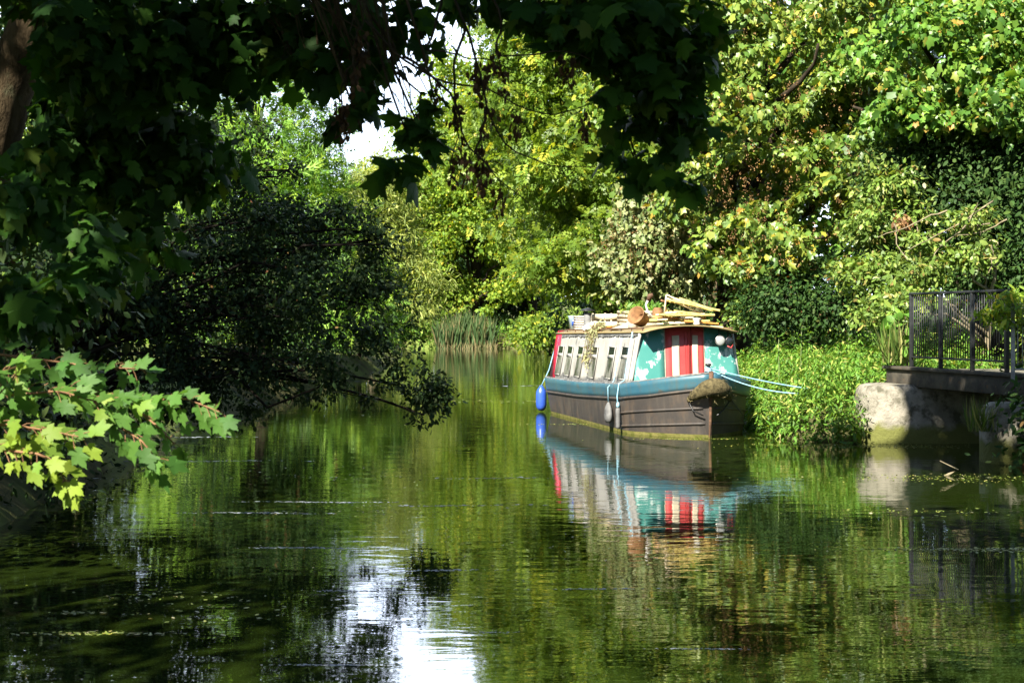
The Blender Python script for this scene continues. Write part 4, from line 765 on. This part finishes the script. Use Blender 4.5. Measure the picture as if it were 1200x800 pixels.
# cabin
UF, UR, OH = .16, -5.85, .46                # bulkhead, rear end, roof overhang end
VB, VT = .985, .835
zb_ = lambda u: float(gun(u)); zt_ = lambda u: float(np.interp(u, [-6, .4], [1.665, 1.745]))
def side_pt(u, f, s_, d=0): return (u, s_ * (VB + (VT - VB) * f + d), zb_(u) + (zt_(u) - zb_(u)) * f)
for s_ in (-1, 1):
    us = np.linspace(UR, UF, 13); fs = np.linspace(0, 1, 9)
    V_ = np.array([[side_pt(u, f, s_) for f in fs] for u in us]); mb = MB().grid(V_)
    V2 = np.array([[side_pt(UF, f, s_), (UF + .02 + .05 * f ** 1.5, *side_pt(UF, f, s_)[1:])] for f in fs]); mb.grid(V2)   # wing that widens to the roof
    o = mb.build('cabin_side', M['white'], boat, smooth=False); sm_ = o.modifiers.new('solid', 'SOLIDIFY'); sm_.thickness = .03; sm_.offset = 1 if s_ > 0 else -1
    MB().tube([(UF + .02 + .05 * f ** 1.5, *side_pt(UF, f, s_, .008)[1:]) for f in fs], .022, 8).build('corner_bead', M['white'], boat, smooth=True)
    V3 = np.array([[side_pt(u, f, s_, .019) for f in (0.01, .99)] for u in (UR + .02, UR + .46)])
    MB().grid(V3).build('red_stern_band', M['redband'], boat).modifiers.new('solid', 'SOLIDIFY').thickness = .006
    # worn strip of dark undercoat along the foot of the cabin side
    rg = np.random.default_rng(5); us = np.linspace(UR + .5, UF - .05, 90)
    V4 = np.array([[side_pt(u, 0.005, s_, .0185), side_pt(u, h_, s_, .0185)] for u, h_ in zip(us, .02 + .15 * np.abs(np.sin(us * 3.1 + .5)) * rg.random(90) ** .5)])
    MB().grid(V4).build('worn_edge', M['drip'], boat)
    V4 = np.array([[side_pt(u, h_, s_, .0185), side_pt(u, .985, s_, .0185)] for u, h_ in zip(us, .965 - .05 * rg.random(90))])
    MB().grid(V4).build('scuffed_edge', M['drip_blue'] if 'drip_blue' in M else M['drip'], boat)
    for u in (-5.22, -4.45, -3.60, -2.55, -1.36, -.49):
        wf = MB(); hw = .20; f0, f1 = .10, .72
        def P(du, f, d): return side_pt(u + du, f, s_, d)
        for (a0, a1, b0, b1) in [(-hw - .025, -hw, f0 - .02, f1 + .02), (hw, hw + .025, f0 - .02, f1 + .02), (-hw, hw, f0 - .02, f0), (-hw, hw, f1, f1 + .02), (-hw, hw, .50, .57)]:
            wf.hexa([P(a0, b0, .016), P(a1, b0, .016), P(a1, b0, .026), P(a0, b0, .026), P(a0, b1, .016), P(a1, b1, .016), P(a1, b1, .026), P(a0, b1, .026)])
        w_ = wf.build('window', M['white'], boat)
        MB().add([P(-hw, f0, .021), P(hw, f0, .021), P(hw, .50, .021), P(-hw, .50, .021)], [(0, 1, 2, 3)]).build('pane', M['glass'], w_)
        MB().add([P(-hw, .57, .021), P(hw, .57, .021), P(hw, f1, .021), P(-hw, f1, .021)], [(0, 1, 2, 3)]).build('vent_pane', M['glassd'], w_)
# roof: cambered slab
us = np.linspace(UR - .05, OH + .02, 10); vv = np.linspace(-1, 1, 15)
rz_ = lambda u, v: zt_(u) + .115 * (1 - (abs(v) / .86) ** 2.2)
V_ = np.array([[(u, v * (VT + .035), rz_(u, v * .86) + .012) for v in vv] for u in us])
o = MB().grid(V_).build('roof', M['roofp'], boat, smooth=True); sm_ = o.modifiers.new('solid', 'SOLIDIFY'); sm_.thickness = .022; sm_.offset = 0
for s_ in (-1, 1):
    hr = MB().tube([(u, s_ * (VT - .02), zt_(u) + .085) for u in np.linspace(UR + .1, OH - .15, 8)], .014, 8).build('handrail', M['rustm'], boat, smooth=True)
    for u in np.linspace(UR + .15, OH - .2, 10):
        MB().tube([(u, s_ * (VT - .02), zt_(u) + .015), (u, s_ * (VT - .02), zt_(u) + .08)], .010, 6).build('stanchion', M['rustm'], hr)
# front bulkhead
def fp(v, f, d=0):       # point of the bulkhead plane; it follows the roof camber at the top
    vv_ = v; z0 = .62; zt = rz_(UF, v) - .01; return (UF + .10 * (1 - f) + d, vv_, z0 + (zt - z0) * f)
def panel(name, v0, v1, m, d, th, parent, f0=0, f1=1, taper=False):
    n = 6; pts = []
    mb = MB(); vs_ = np.linspace(v0, v1, n); V_ = []
    for v in vs_:
        row = []
        for f in np.linspace(f0, f1, 5):
            lim = VB + .02 + (VT - VB - .01) * np.clip((.62 + (1.745 - .62) * f - .86) / .89, 0, 1) - .02
            row.append(fp(np.clip(v, -lim, lim), f, d))
        V_.append(row)
    mb.grid(np.array(V_)); o = mb.build(name, m, parent); sm_ = o.modifiers.new('solid', 'SOLIDIFY'); sm_.thickness = th; sm_.offset = 0; return o
panel('front_panel', -.97, -.395, M['teal'], 0, .02, boat); panel('front_panel', .325, .97, M['teal'], 0, .02, boat)
panel('rear_bulkhead', -.40, .33, M['red'], -.03, .02, boat)
d1 = panel('door', -.388, .078, M['red'], .008, .03, boat); d2 = panel('door', .090, .318, M['red'], .008, .03, boat)
panel('door_panel', -.268, -.135, M['cream'], .03, .012, d1, 0, .885); panel('door_panel', .105, .208, M['cream'], .03, .012, d2, 0, .885)
for v in (-.03, .03): panel('door_bead', v - .004, v + .004, M['red'], .03, .014, d1, 0, .9)
for v in (-.395, .325): panel('door_post', v - .006, v + .006, M['canvas'], .014, .02, boat)
# rear end of the cabin
MB().add([(UR + .01, -VB + .02, .7), (UR + .01, VB - .02, .7), (UR + .01, VT - .02, 1.74), (UR + .01, 0, 1.85), (UR + .01, -VT + .02, 1.74)], [(0, 1, 2, 3, 4)]).build('rear_panel', M['redband'], boat)
# lamps
def lamp(v, z, r, body, lens, nm):
    hl = MB().lathe([(0, -.10), (r * .55, -.09), (r * .95, -.03), (r * 1.05, 0), (r * 1.05, .015), (r * .9, .02)], (UF + .20, v, z), 20, 'x').build(nm, body, boat, smooth=True)
    MB().lathe([(r * .93, .012), (r * .6, .028), (0, .026)], (UF + .20, v, z), 20, 'x').build('lens', lens, hl, smooth=True)
    MB().tube([(UF + .14, v, z), (UF + .14, v, z + .2)], .012, 6).build('bracket', M['blackm'], hl)
lamp(.565, 1.615, .088, M['chrome'], M['lens'], 'headlamp'); lamp(.735, 1.60, .075, M['blackm'], M['glassd'], 'headlamp')
MB().tube([(UF + .2, .70, 1.52), (UF + .2, .77, 1.48), (UF + .2, .80, 1.55)], .012, 6).build('lamp_guard', M['red'], boat)
# mooring stud on the stem
MB().lathe([(.03, 0), (.03, .10), (.05, .11), (.05, .14), (0, .15)], (UB - .12, 0, 1.10), 12).build('mooring_stud', M['blackm'], boat, smooth=True)

def bthing(name, label, cat, u, v, z, group=None): return empty(name, label, cat, BW(u, v, z), TH, group)
# rope fender hung on the bow: a thick crescent of coir
fr = bthing('bow_fender', 'shaggy brown coir rope fender draped over the bow of the boat', 'fender', UB, 0, .80)
th = np.linspace(-1, 1, 17); pts = np.array([(.15 - .34 * abs(t) ** 1.8, t * (.30 if t < 0 else .40), .06 - .20 * abs(t) ** 1.7) for t in th])
mb = MB().tube(pts, .05 + .105 * (1 - np.abs(th) ** 2.2), 14); rgf = np.random.default_rng(3)
body = mb.build('coir_body', M['coir'], fr, smooth=True)
hair = MB(); n = 600; k = rgf.integers(1, 16, n); P = pts[k] + rgf.normal(size=(n, 3)) * .07
leaves(hair, 'blade', P, np.column_stack([rgf.normal(size=n) * .4 + .3, rgf.normal(size=n) * .7, rgf.normal(size=n) * .5 - .5]), rgf.normal(size=(n, 3)), rgf.uniform(.04, .09, n), rgf.uniform(0, 1, n), rgf.random(n))
M['coirhair'] = leaf_mat('coir_fibre', [(0, (.08, .065, .03)), (1, (.24, .20, .10))], .1, .9, .1); hair.build('loose_fibres', M['coirhair'], fr, attrs=True)
for s_ in (-1, 1):
    MB().lathe([(0, -.05), (.045, -.03), (.05, 0), (.045, .03), (0, .05)], (-.19, s_ * .36 + .05, -.16), 10, 'y').build('end_knot', M['coir'], fr, smooth=True)
    MB().tube([(-.20, s_ * .38 + .05, -.17), (-.13, s_ * .27, -.34), (-.03, s_ * .12, -.42)], .012, 6).build('chain', M['blackm'], fr)
# side fenders
u = -.02; v = -(float(prof(u, .4)) + .06)
f = bthing('pipe_fender', 'slim grey pipe fender on a pale blue rope at the turn of the bow', 'fender', u, v - .0, .02, 'fenders along the hull')
MB().lathe([(0, 0), (.036, .01), (.042, .04), (.042, .33), (.034, .36), (0, .37)], (0, 0, .05), 14).build('fender_tube', M['rubber'], f, smooth=True)
MB().tube([(0, 0, .41), (-.01, -.012, .62), (-.005, .02, .84), (.0, .12, .90), (.02, .26, 1.75)], .012, 6).build('rope', M['rope'], f)
MB().lathe([(0, 0), (.03, .01), (.032, .05), (.02, .09), (0, .1)], (0, 0, .42), 10).build('rope_knot', M['rope'], f, smooth=True)
u = -.62; v = -(float(prof(u, .3)) + .07)
f = bthing('disc_fender', 'flat grey pear-shaped fender beside the slim pipe fender', 'fender', u, v, .05, 'fenders along the hull')
MB().lathe([(0, 0), (.09, .01), (.145, .07), (.155, .15), (.13, .26), (.07, .34), (.03, .37), (0, .38)], (0, 0, .08), 18, squash=(1, .45)).build('fender_body', M['rubber'], f, smooth=True)
MB().tube([(0, 0, .45), (0, -.01, .72), (0, .10, .83), (.05, .24, 1.6)], .010, 6).build('rope', M['rope'], f)
f = bthing('blue_fender', 'bright blue sausage fender hanging at the stern of the boat', 'fender', US + .12, -1.14, .0, 'fenders along the hull')
MB().lathe([(0, .02), (.06, .03), (.105, .09), (.115, .16), (.115, .38), (.10, .46), (.05, .53), (.03, .56), (0, .57)], (0, 0, 0), 18).build('fender_body', M['blueplastic'], f, smooth=True)
MB().tube([(0, 0, .55), (.02, .10, .76), (.05, .16, .9), (.10, .30, 1.45)], .012, 6).build('rope', M['rope'], f)
# mooring ropes from the stud to the bank
def rope(p, q, label, sag, m, r=.011):
    p, q = np.array(p), np.array(q); t = np.linspace(0, 1, 14)[:, None]; pts = p + (q - p) * t; pts[:, 2] -= sag * 4 * (t * (1 - t))[:, 0]
    o = MB().tube(pts - p, r, 8).build('mooring_rope', m, loc=p, smooth=True); tag(o, label, 'rope', 'mooring ropes')
stud = BW(UB - .12, 0, 1.17)
rope(stud, W(952, 456, 24.6), 'upper pale blue mooring rope from the bow stud to the nettle bank', .03, M['rope'])
rope(stud - [0, 0, .02], W(935, 461, 24.3), 'lower pale blue mooring rope sagging from the bow to the bank', .09, M['rope'])
rope(stud - [0, .0, .03], BW(.85, .80, .34), 'thin dark cable running down the right side of the bow', .0, M['darkrope'], .009)
kn = MB(); 
for k in range(4): 
    a = np.linspace(0, 6.28, 14); kn.tube(np.column_stack([.05 * np.cos(a), .05 * np.sin(a) * (1 - .1 * k), .018 * k + .01 * np.sin(2 * a)]), .014, 6, cap=False)
tag(kn.build('rope_coil', M['rope'], loc=BW(UB - .12, 0, 1.11), smooth=True), 'pale blue rope coiled round the bow stud', 'rope')

# ---- clutter on the roof (each thing its own)
zr = lambda u, v: float(rz_(u, v)) + .032
tb = bthing('planter_tub', 'small white and blue tub with a green plant at the rear of the boat roof', 'tub', -5.45, -.55, zr(-5.45, .55))
MB().lathe([(0, 0), (.10, 0), (.135, .26), (.145, .27), (.145, .28), (.128, .28), (.12, .22), (0, .22)], k=16).build('tub_body', plain('pale_blue_plastic', (.42, .55, .66), .4), tb, smooth=True)
MB().box((.125, -.03, .14), (.006, .13, .14), ry=.13).build('blue_patch', M['blueplastic'], tb)
rgp = np.random.default_rng(8); mb = MB(); n = 90; P = rgp.normal(size=(n, 3)) * [.08, .08, .06] + [0, 0, .34]
leaves(mb, 'lance', P, rgp.normal(size=(n, 3)) * [1, 1, .4] + [0, 0, .7], rgp.normal(size=(n, 3)) + [0, 0, 1], rgp.uniform(.06, .13, n), rgp.random(n), rgp.random(n)); mb.build('foliage', M['shade_leaf'], tb, attrs=True)
def crate(u, v, l, w_, h, label, m, nb=5, name='slatted_crate'):
    c = bthing(name, label, 'crate', u, v, zr(u, abs(v) + w_ / 2) , 'boxes on the boat roof')
    for sx in (-1, 1):
        for sy in (-1, 1): MB().box((sx * (l / 2 - .015), sy * (w_ / 2 - .015), h / 2), (.03, .03, h)).build('corner_post', m, c)
    mb = [MB() for _ in range(4)]
    for k in range(nb):
        z = h * (k + .5) / nb; t = h / nb * .78
        mb[0].box((0, -w_ / 2 - .006, z), (l, .012, t)); mb[1].box((0, w_ / 2 + .006, z), (l, .012, t)); mb[2].box((l / 2 + .006, 0, z), (.012, w_, t)); mb[3].box((-l / 2 - .006, 0, z), (.012, w_, t))
    for q in mb: q.build('slatted_side', m, c)
    MB().box((0, 0, .01), (l - .04, w_ - .04, .015)).build('crate_floor', m, c); return c
crate(-4.95, -.45, .34, .40, .30, 'grey weathered slatted crate on the roof beside the blue tub', M['greytimber'], 6)
crate(-3.9, -.25, .95, .42, .30, 'long pale wooden box behind the chimney on the boat roof', M['timber'], 2, 'wooden_box')
crate(-2.35, -.10, 1.25, .45, .31, 'long yellow-cream planked box in the middle of the boat roof', M['timber'], 4, 'wooden_box')
ch = bthing('chimney', 'short black stove chimney with a flat conical cap on the boat roof', 'chimney', -4.15, -.62, zr(-4.15, .62))
MB().lathe([(.10, 0), (.10, .03), (.075, .04), (.07, .34), (.0, .34)], k=18).build('chimney_pipe', M['drip'], ch, smooth=True)
MB().lathe([(0, .44), (.05, .43), (.155, .385), (.155, .378), (0, .385)], k=20).build('chimney_cap', M['blackm'], ch, smooth=True)
for a in (0, 2.1, 4.2): MB().tube([(.06 * math.cos(a), .06 * math.sin(a), .32), (.07 * math.cos(a), .07 * math.sin(a), .40)], .006, 5).build('cap_strut', M['blackm'], ch)
bs = MB().lathe([(0, 0), (.09, .01), (.15, .08), (.16, .12), (.15, .12), (.08, .03), (0, .02)], k=20).build('enamel_basin', M['ceramic'], loc=BW(-3.65, -.66, zr(-3.65, .72)), smooth=True); bs.rotation_euler = (.5, .2, TH); tag(bs, 'white enamel basin lying tilted beside the chimney', 'basin')
tr_ = bthing('wooden_tray', 'small orange wooden tray on the roof edge beside the basin', 'tray', -3.05, -.62, zr(-3.05, .72))
MB().box((0, 0, .02), (.5, .26, .025)).build('tray_floor', M['orange'], tr_)
for a, b, c, d in [(0, -.13, .5, .02), (0, .13, .5, .02), (-.25, 0, .02, .26), (.25, 0, .02, .26)]: MB().box((a, b, .05), (c, d, .07)).build('tray_side', M['orange'], tr_)
cb = MB().grid(np.array([[(x, y, .02 + .14 * max(0, 1 - abs(y) * 4.2) * (1 + .2 * math.sin(x * 9)) * (1 - abs(x) * 1.2) ) for y in np.linspace(-.26, .26, 9)] for x in np.linspace(-.42, .42, 12)])).build('canvas_sheet', M['canvas'], loc=BW(-1.75, -.50, zr(-1.75, .76)), smooth=True)
cb.rotation_euler = (0, 0, TH); cb.modifiers.new('solid', 'SOLIDIFY').thickness = .012; tag(cb, 'crumpled beige canvas sheet heaped in front of the planked box', 'sheet')
bk = MB().lathe([(0, 0), (.13, 0), (.165, .24), (.175, .25), (.16, .25), (.12, .03), (0, .02)], k=18).build('brown_bucket', M['terracotta'], loc=BW(-.75, -.50, zr(-.75, .5) + .12), smooth=True); bk.rotation_euler = (0, 1.15, TH - .9); tag(bk, 'brown bucket lying on its side at the front of the boat roof', 'bucket')
jg = bthing('watering_can', 'rusty brown watering can with a pale spout on the roof pile', 'can', -1.05, -.12, zr(-1, .2) + .10)
MB().lathe([(0, 0), (.09, 0), (.10, .03), (.10, .18), (.07, .22), (.075, .23), (0, .2)], k=16).build('can_body', M['terracotta'], jg, smooth=True)
MB().tube([(0, -.09, .05), (-.02, -.19, .16), (-.02, -.22, .28), (-.03, -.18, .36)], [.028, .022, .018, .024], 8).build('spout', M['ceramic'], jg, smooth=True)
MB().tube([(-.03, -.18, .36), (-.01, -.15, .44), (.02, -.10, .47)], [.03, .05, .03], 8).build('rose', M['rustm'], jg, smooth=True)
MB().tube([(0, .10, .06), (0, .17, .16), (0, .14, .34), (0, .06, .36)], .022, 8).build('can_handle', M['terracotta'], jg, smooth=True)
# folded chairs / frames
def chair(u, v, z, rz, rx, ry, label):
    c = bthing('folding_chair', label, 'chair', u, v, z, 'folded chairs on the boat roof'); c.rotation_euler = (rx, ry, TH + rz)
    for s_ in (-1, 1):
        MB().box((0, s_ * .21, .02), (.92, .03, .035)).build('frame_rail', M['yellow'], c, bevel=.003)
        MB().box((.05, s_ * .175, .05), (.70, .026, .03), ry=.12).build('leg', M['yellow'], c, bevel=.003)
    for k, x in enumerate((-.44, .44, .12)): MB().box((x, 0, .025), (.035, .40, .03)).build('cross_bar', M['yellow'], c, bevel=.003)
    for k in range(5): MB().box((-.36 + k * .085, 0, .045), (.06, .40, .014)).build('slat', M['yellow'], c)
    return c
chair(-.25, .15, zr(0, .2) + .16, math.pi / 2 + .05, 0, 0, 'lower of the folded yellow wooden chairs piled on the front of the roof')
chair(-.35, .30, zr(0, .2) + .33, math.pi / 2 - .12, .0, .20, 'upper folded yellow wooden chair tilted on top of the pile')
chair(-.75, .05, zr(0, .2) + .06, math.pi / 2 + .35, 0, 0, 'flat yellow folding chair at the bottom of the roof pile')
def plank(u0, v0, z0, u1, v1, z1, w_, t, m, label, nm='plank'):
    p, q = BW(u0, v0, z0), BW(u1, v1, z1); d = q - p; L_ = np.linalg.norm(d)
    o = MB().box((L_ / 2, 0, 0), (L_, w_, t)).build(nm, m, loc=p, bevel=.004); o.rotation_euler = (0, -math.asin(d[2] / L_), math.atan2(d[1], d[0])); tag(o, label, 'plank', 'planks on the boat roof')
plank(.05, .02, zr(0, .1) + .07, .12, .62, zr(0, .6) + .07, .10, .03, M['orange'], 'orange-brown varnished plank sticking out at the front right of the roof')
plank(-.2, .45, zr(0, .6) + .03, -.15, .80, zr(0, .8) + .055, .14, .03, M['timber'], 'pale board end lying at the right edge of the roof')
plank(-.1, -.45, zr(0, .5) + .05, .0, .30, zr(0, .2) + .05, .07, .025, M['timber'], 'pale narrow board lying under the chair pile')
for k, (u0, v0, u1, v1, dz, mm) in enumerate([(-1.1, -.2, .1, -.35, .09, 'timber'), (-1.0, .05, .12, .12, .11, 'greytimber'), (-.9, .35, .05, .45, .08, 'yellow'), (-1.6, .3, -.3, .55, .07, 'timber'), (-.6, -.3, -.2, .5, .14, 'orange'), (-.45, -.35, -.1, .45, .20, 'timber')]):
    lb = ['long pale plank running along the left of the chair pile', 'grey weathered plank under the middle of the chair pile', 'yellow painted plank along the right of the chair pile', 'long pale plank at the back right of the roof', 'orange varnished plank lying across the chair pile', 'pale plank lying crosswise above the orange one'][k]
    plank(u0, v0, zr(u0, v0) + dz, u1, v1, zr(u1, v1) + dz + .02, .09, .028, M[mm], lb)
for k, (u, v, r_, h_, mm, lb) in enumerate([(-1.2, -.55, .09, .17, 'greytimber', 'grey paint tin behind the brown bucket on the roof'), (-.55, .5, .075, .14, 'ceramic', 'white paint tin half hidden in the chair pile'), (-3.35, .15, .10, .22, 'terracotta', 'brown flower pot between the two long boxes')]):
    tag(MB().lathe([(0, 0), (r_ * .92, 0), (r_, .01), (r_, h_ - .01), (r_ * .93, h_), (r_ * .85, h_ - .02), (0, h_ - .02)], k=18).build(['paint_tin', 'paint_tin', 'flower_pot'][k], M[mm], loc=BW(u, v, zr(u, v))), lb, ['tin', 'tin', 'pot'][k])
# tilted lath frame
fm = bthing('lath_frame', 'pale triangular lath frame leaning over the chair pile', 'frame', -.30, -.08, zr(-.3, .2) + .10)
for a, b in [((0, -.16, .10), (0, -.12, .44)), ((0, -.12, .44), (.02, .55, .16)), ((0, -.16, .12), (.02, .55, .14)), ((.08, -.14, .38), (.06, .50, .12)), ((0, -.12, .44), (.12, -.10, .42))]:
    MB().tube([a, b], .016, 4).build('lath', M['timber'], fm)
MB().lathe([(0, 0), (.05, 0), (.06, .03), (.045, .05), (.065, .10), (.07, .12), (.05, .12), (0, .03)], k=16).build('white_bowl', M['ceramic'], loc=BW(.18, .20, zr(.2, .2)), smooth=True)
tag(D.objects['white_bowl'], 'small white bowl at the centre of the front roof edge', 'bowl')
# plant heaped in the planked box
pb = bthing('roof_plant', 'bright green feathery plant growing out of the planked roof box', 'plant', -2.35, -.05, zr(-2.35, .1) + .26)
mb = MB(); n = 420; P = rgp.normal(size=(n, 3)) * [.30, .13, .05] + [0, 0, .06]; leaves(mb, 'lance', P, rgp.normal(size=(n, 3)) * [1, 1, .4] + [0, 0, .9], rgp.normal(size=(n, 3)) + [0, 0, 1], rgp.uniform(.08, .17, n), rgp.random(n), rgp.random(n)); mb.build('foliage', M['nettle'], pb, attrs=True)
mb = MB(); 
for k in range(14): mb.tube([(rgp.normal() * .28, rgp.normal() * .1, -.2), (rgp.normal() * .28, rgp.normal() * .1, .05)], .005, 4)
mb.build('stem', M['nettle_stem'], pb)
# dry vine trailing over the side
vn = bthing('dry_vine', 'pale dry vine trailing from the roof down over the cabin windows', 'plant', -2.75, -.84, 1.80)
mb = MB(); st = MB(); 
for k in range(9):
    u0 = rgp.normal() * .16; q = np.array([(u0, .15, .10), (u0 + .03, -.04, .06), (u0 - .05, -.09, -.20), (u0 - .16 + rgp.normal() * .1, -.14, -.20 - rgp.uniform(.15, .65))]); st.tube(q, .005, 4, cap=False)
    n = 46; f = rgp.random(n) * 3; a = np.minimum(f.astype(int), 2); P = q[a] + (q[a + 1] - q[a]) * (f - a)[:, None] + rgp.normal(size=(n, 3)) * [.05, .025, .04]
    leaves(mb, 'lance', P, rgp.normal(size=(n, 3)) + [0, 0, -1.1], rgp.normal(size=(n, 3)) + [0, -1, .4], rgp.uniform(.05, .11, n), rgp.random(n), rgp.random(n))
st.build('stem', M['rustm'], vn); mb.build('foliage', M['dryplant'], vn, attrs=True)

# ------------------------------------------------------------------ things on the water
M['duckweed'] = leaf_mat('duckweed', [(0, (0.085, 0.1275, 0.017)), (.7, (0.1445, 0.17, 0.0255)), (.9, (0.221, 0.187, 0.0425)), (1, (0.34, 0.306, 0.187))], .1, .5, .3)
rg = np.random.default_rng(77); P = []
for (px, py, L_, wdt, n) in [(1130, 560, 2.2, .5, 500), (1150, 644, 1.0, .12, 260), (1010, 523, 1.9, .25, 420), (960, 521, 1.3, .22, 300), (120, 742, .55, .04, 120), (90, 718, .2, .03, 40), (200, 700, .5, .25, 40), (250, 720, .9, .5, 45), (1090, 600, 1.5, .3, 90), (640, 470, 1.2, .2, 80), (700, 424, 5, .8, 160), (570, 470, 3.0, 1.0, 90), (400, 560, 2.2, .6, 60), (430, 600, 1.6, .3, 60), (640, 640, 2.5, 1.2, 40), (820, 514, 1.2, .12, 200), (680, 497, 1.6, .12, 160)]:
    Y = CAM_Z * FPX / (py - HY); c = W(px, py, Y); P.append(np.column_stack([c[0] + rg.normal(size=n) * L_ * .45, c[1] + rg.normal(size=n) * wdt * .5, np.full(n, .004) + rg.random(n) * .004]))
P.append(np.column_stack([rg.uniform(-4, 7, 260), rg.uniform(7.5, 45, 260), np.full(260, .005)])); P = np.concatenate(P); n = len(P)
k = (height(P[:, 0], P[:, 1]) < -.05); P = P[k]; n = len(P)
mb = MB(); A = rg.normal(size=(n, 3)) * [1, 1, .05]; leaves(mb, 'oval', P, A, np.tile([0, 0, 1.], (n, 1)) + rg.normal(size=(n, 3)) * .06, rg.uniform(.018, .055, n) * (1 + (P[:, 1] > 30)), rg.random(n), rg.random(n))
tag(mb.build('duckweed', M['duckweed'], attrs=True), 'scattered duckweed and fallen leaf specks floating on the water', kind='stuff')
M['sheen_film'] = surf('pale_sheen_film', (0.128, 0.144, 0.16), (0.24, 0.264, 0.288), 9, .6)  # floating film flecks; their pale sky sheen is painted into the colour
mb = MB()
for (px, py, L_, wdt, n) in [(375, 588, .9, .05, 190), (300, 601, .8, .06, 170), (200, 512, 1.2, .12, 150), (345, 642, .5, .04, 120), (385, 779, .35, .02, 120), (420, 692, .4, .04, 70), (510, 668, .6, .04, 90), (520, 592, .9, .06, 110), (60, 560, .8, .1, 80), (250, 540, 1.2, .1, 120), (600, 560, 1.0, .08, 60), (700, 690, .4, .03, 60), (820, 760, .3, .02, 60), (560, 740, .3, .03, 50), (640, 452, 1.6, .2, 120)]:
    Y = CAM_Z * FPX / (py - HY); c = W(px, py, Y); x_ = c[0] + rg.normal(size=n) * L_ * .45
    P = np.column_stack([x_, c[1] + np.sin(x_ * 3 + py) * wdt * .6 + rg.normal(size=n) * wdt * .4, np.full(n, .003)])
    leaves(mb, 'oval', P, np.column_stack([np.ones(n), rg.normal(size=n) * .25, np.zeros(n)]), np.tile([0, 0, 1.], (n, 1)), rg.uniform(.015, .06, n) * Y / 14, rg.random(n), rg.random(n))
tag(mb.build('painted_sheen_streaks', M['sheen_film'], attrs=True), 'thin film streaks on the dark water, pale sky sheen painted in', kind='stuff')
st = W(1112, 556, 18.4); o = MB().tube([(-.2, .1, -.12), (0, 0, .02), (.10, -.05, .08), (-.12, -.02, .19)], [.02, .018, .012, .006], 6).build('snag_branch', M['bark_pale'], loc=(st[0], st[1], 0), smooth=True)
tag(o, 'short broken branch poking out of the water before the right abutment', 'branch')
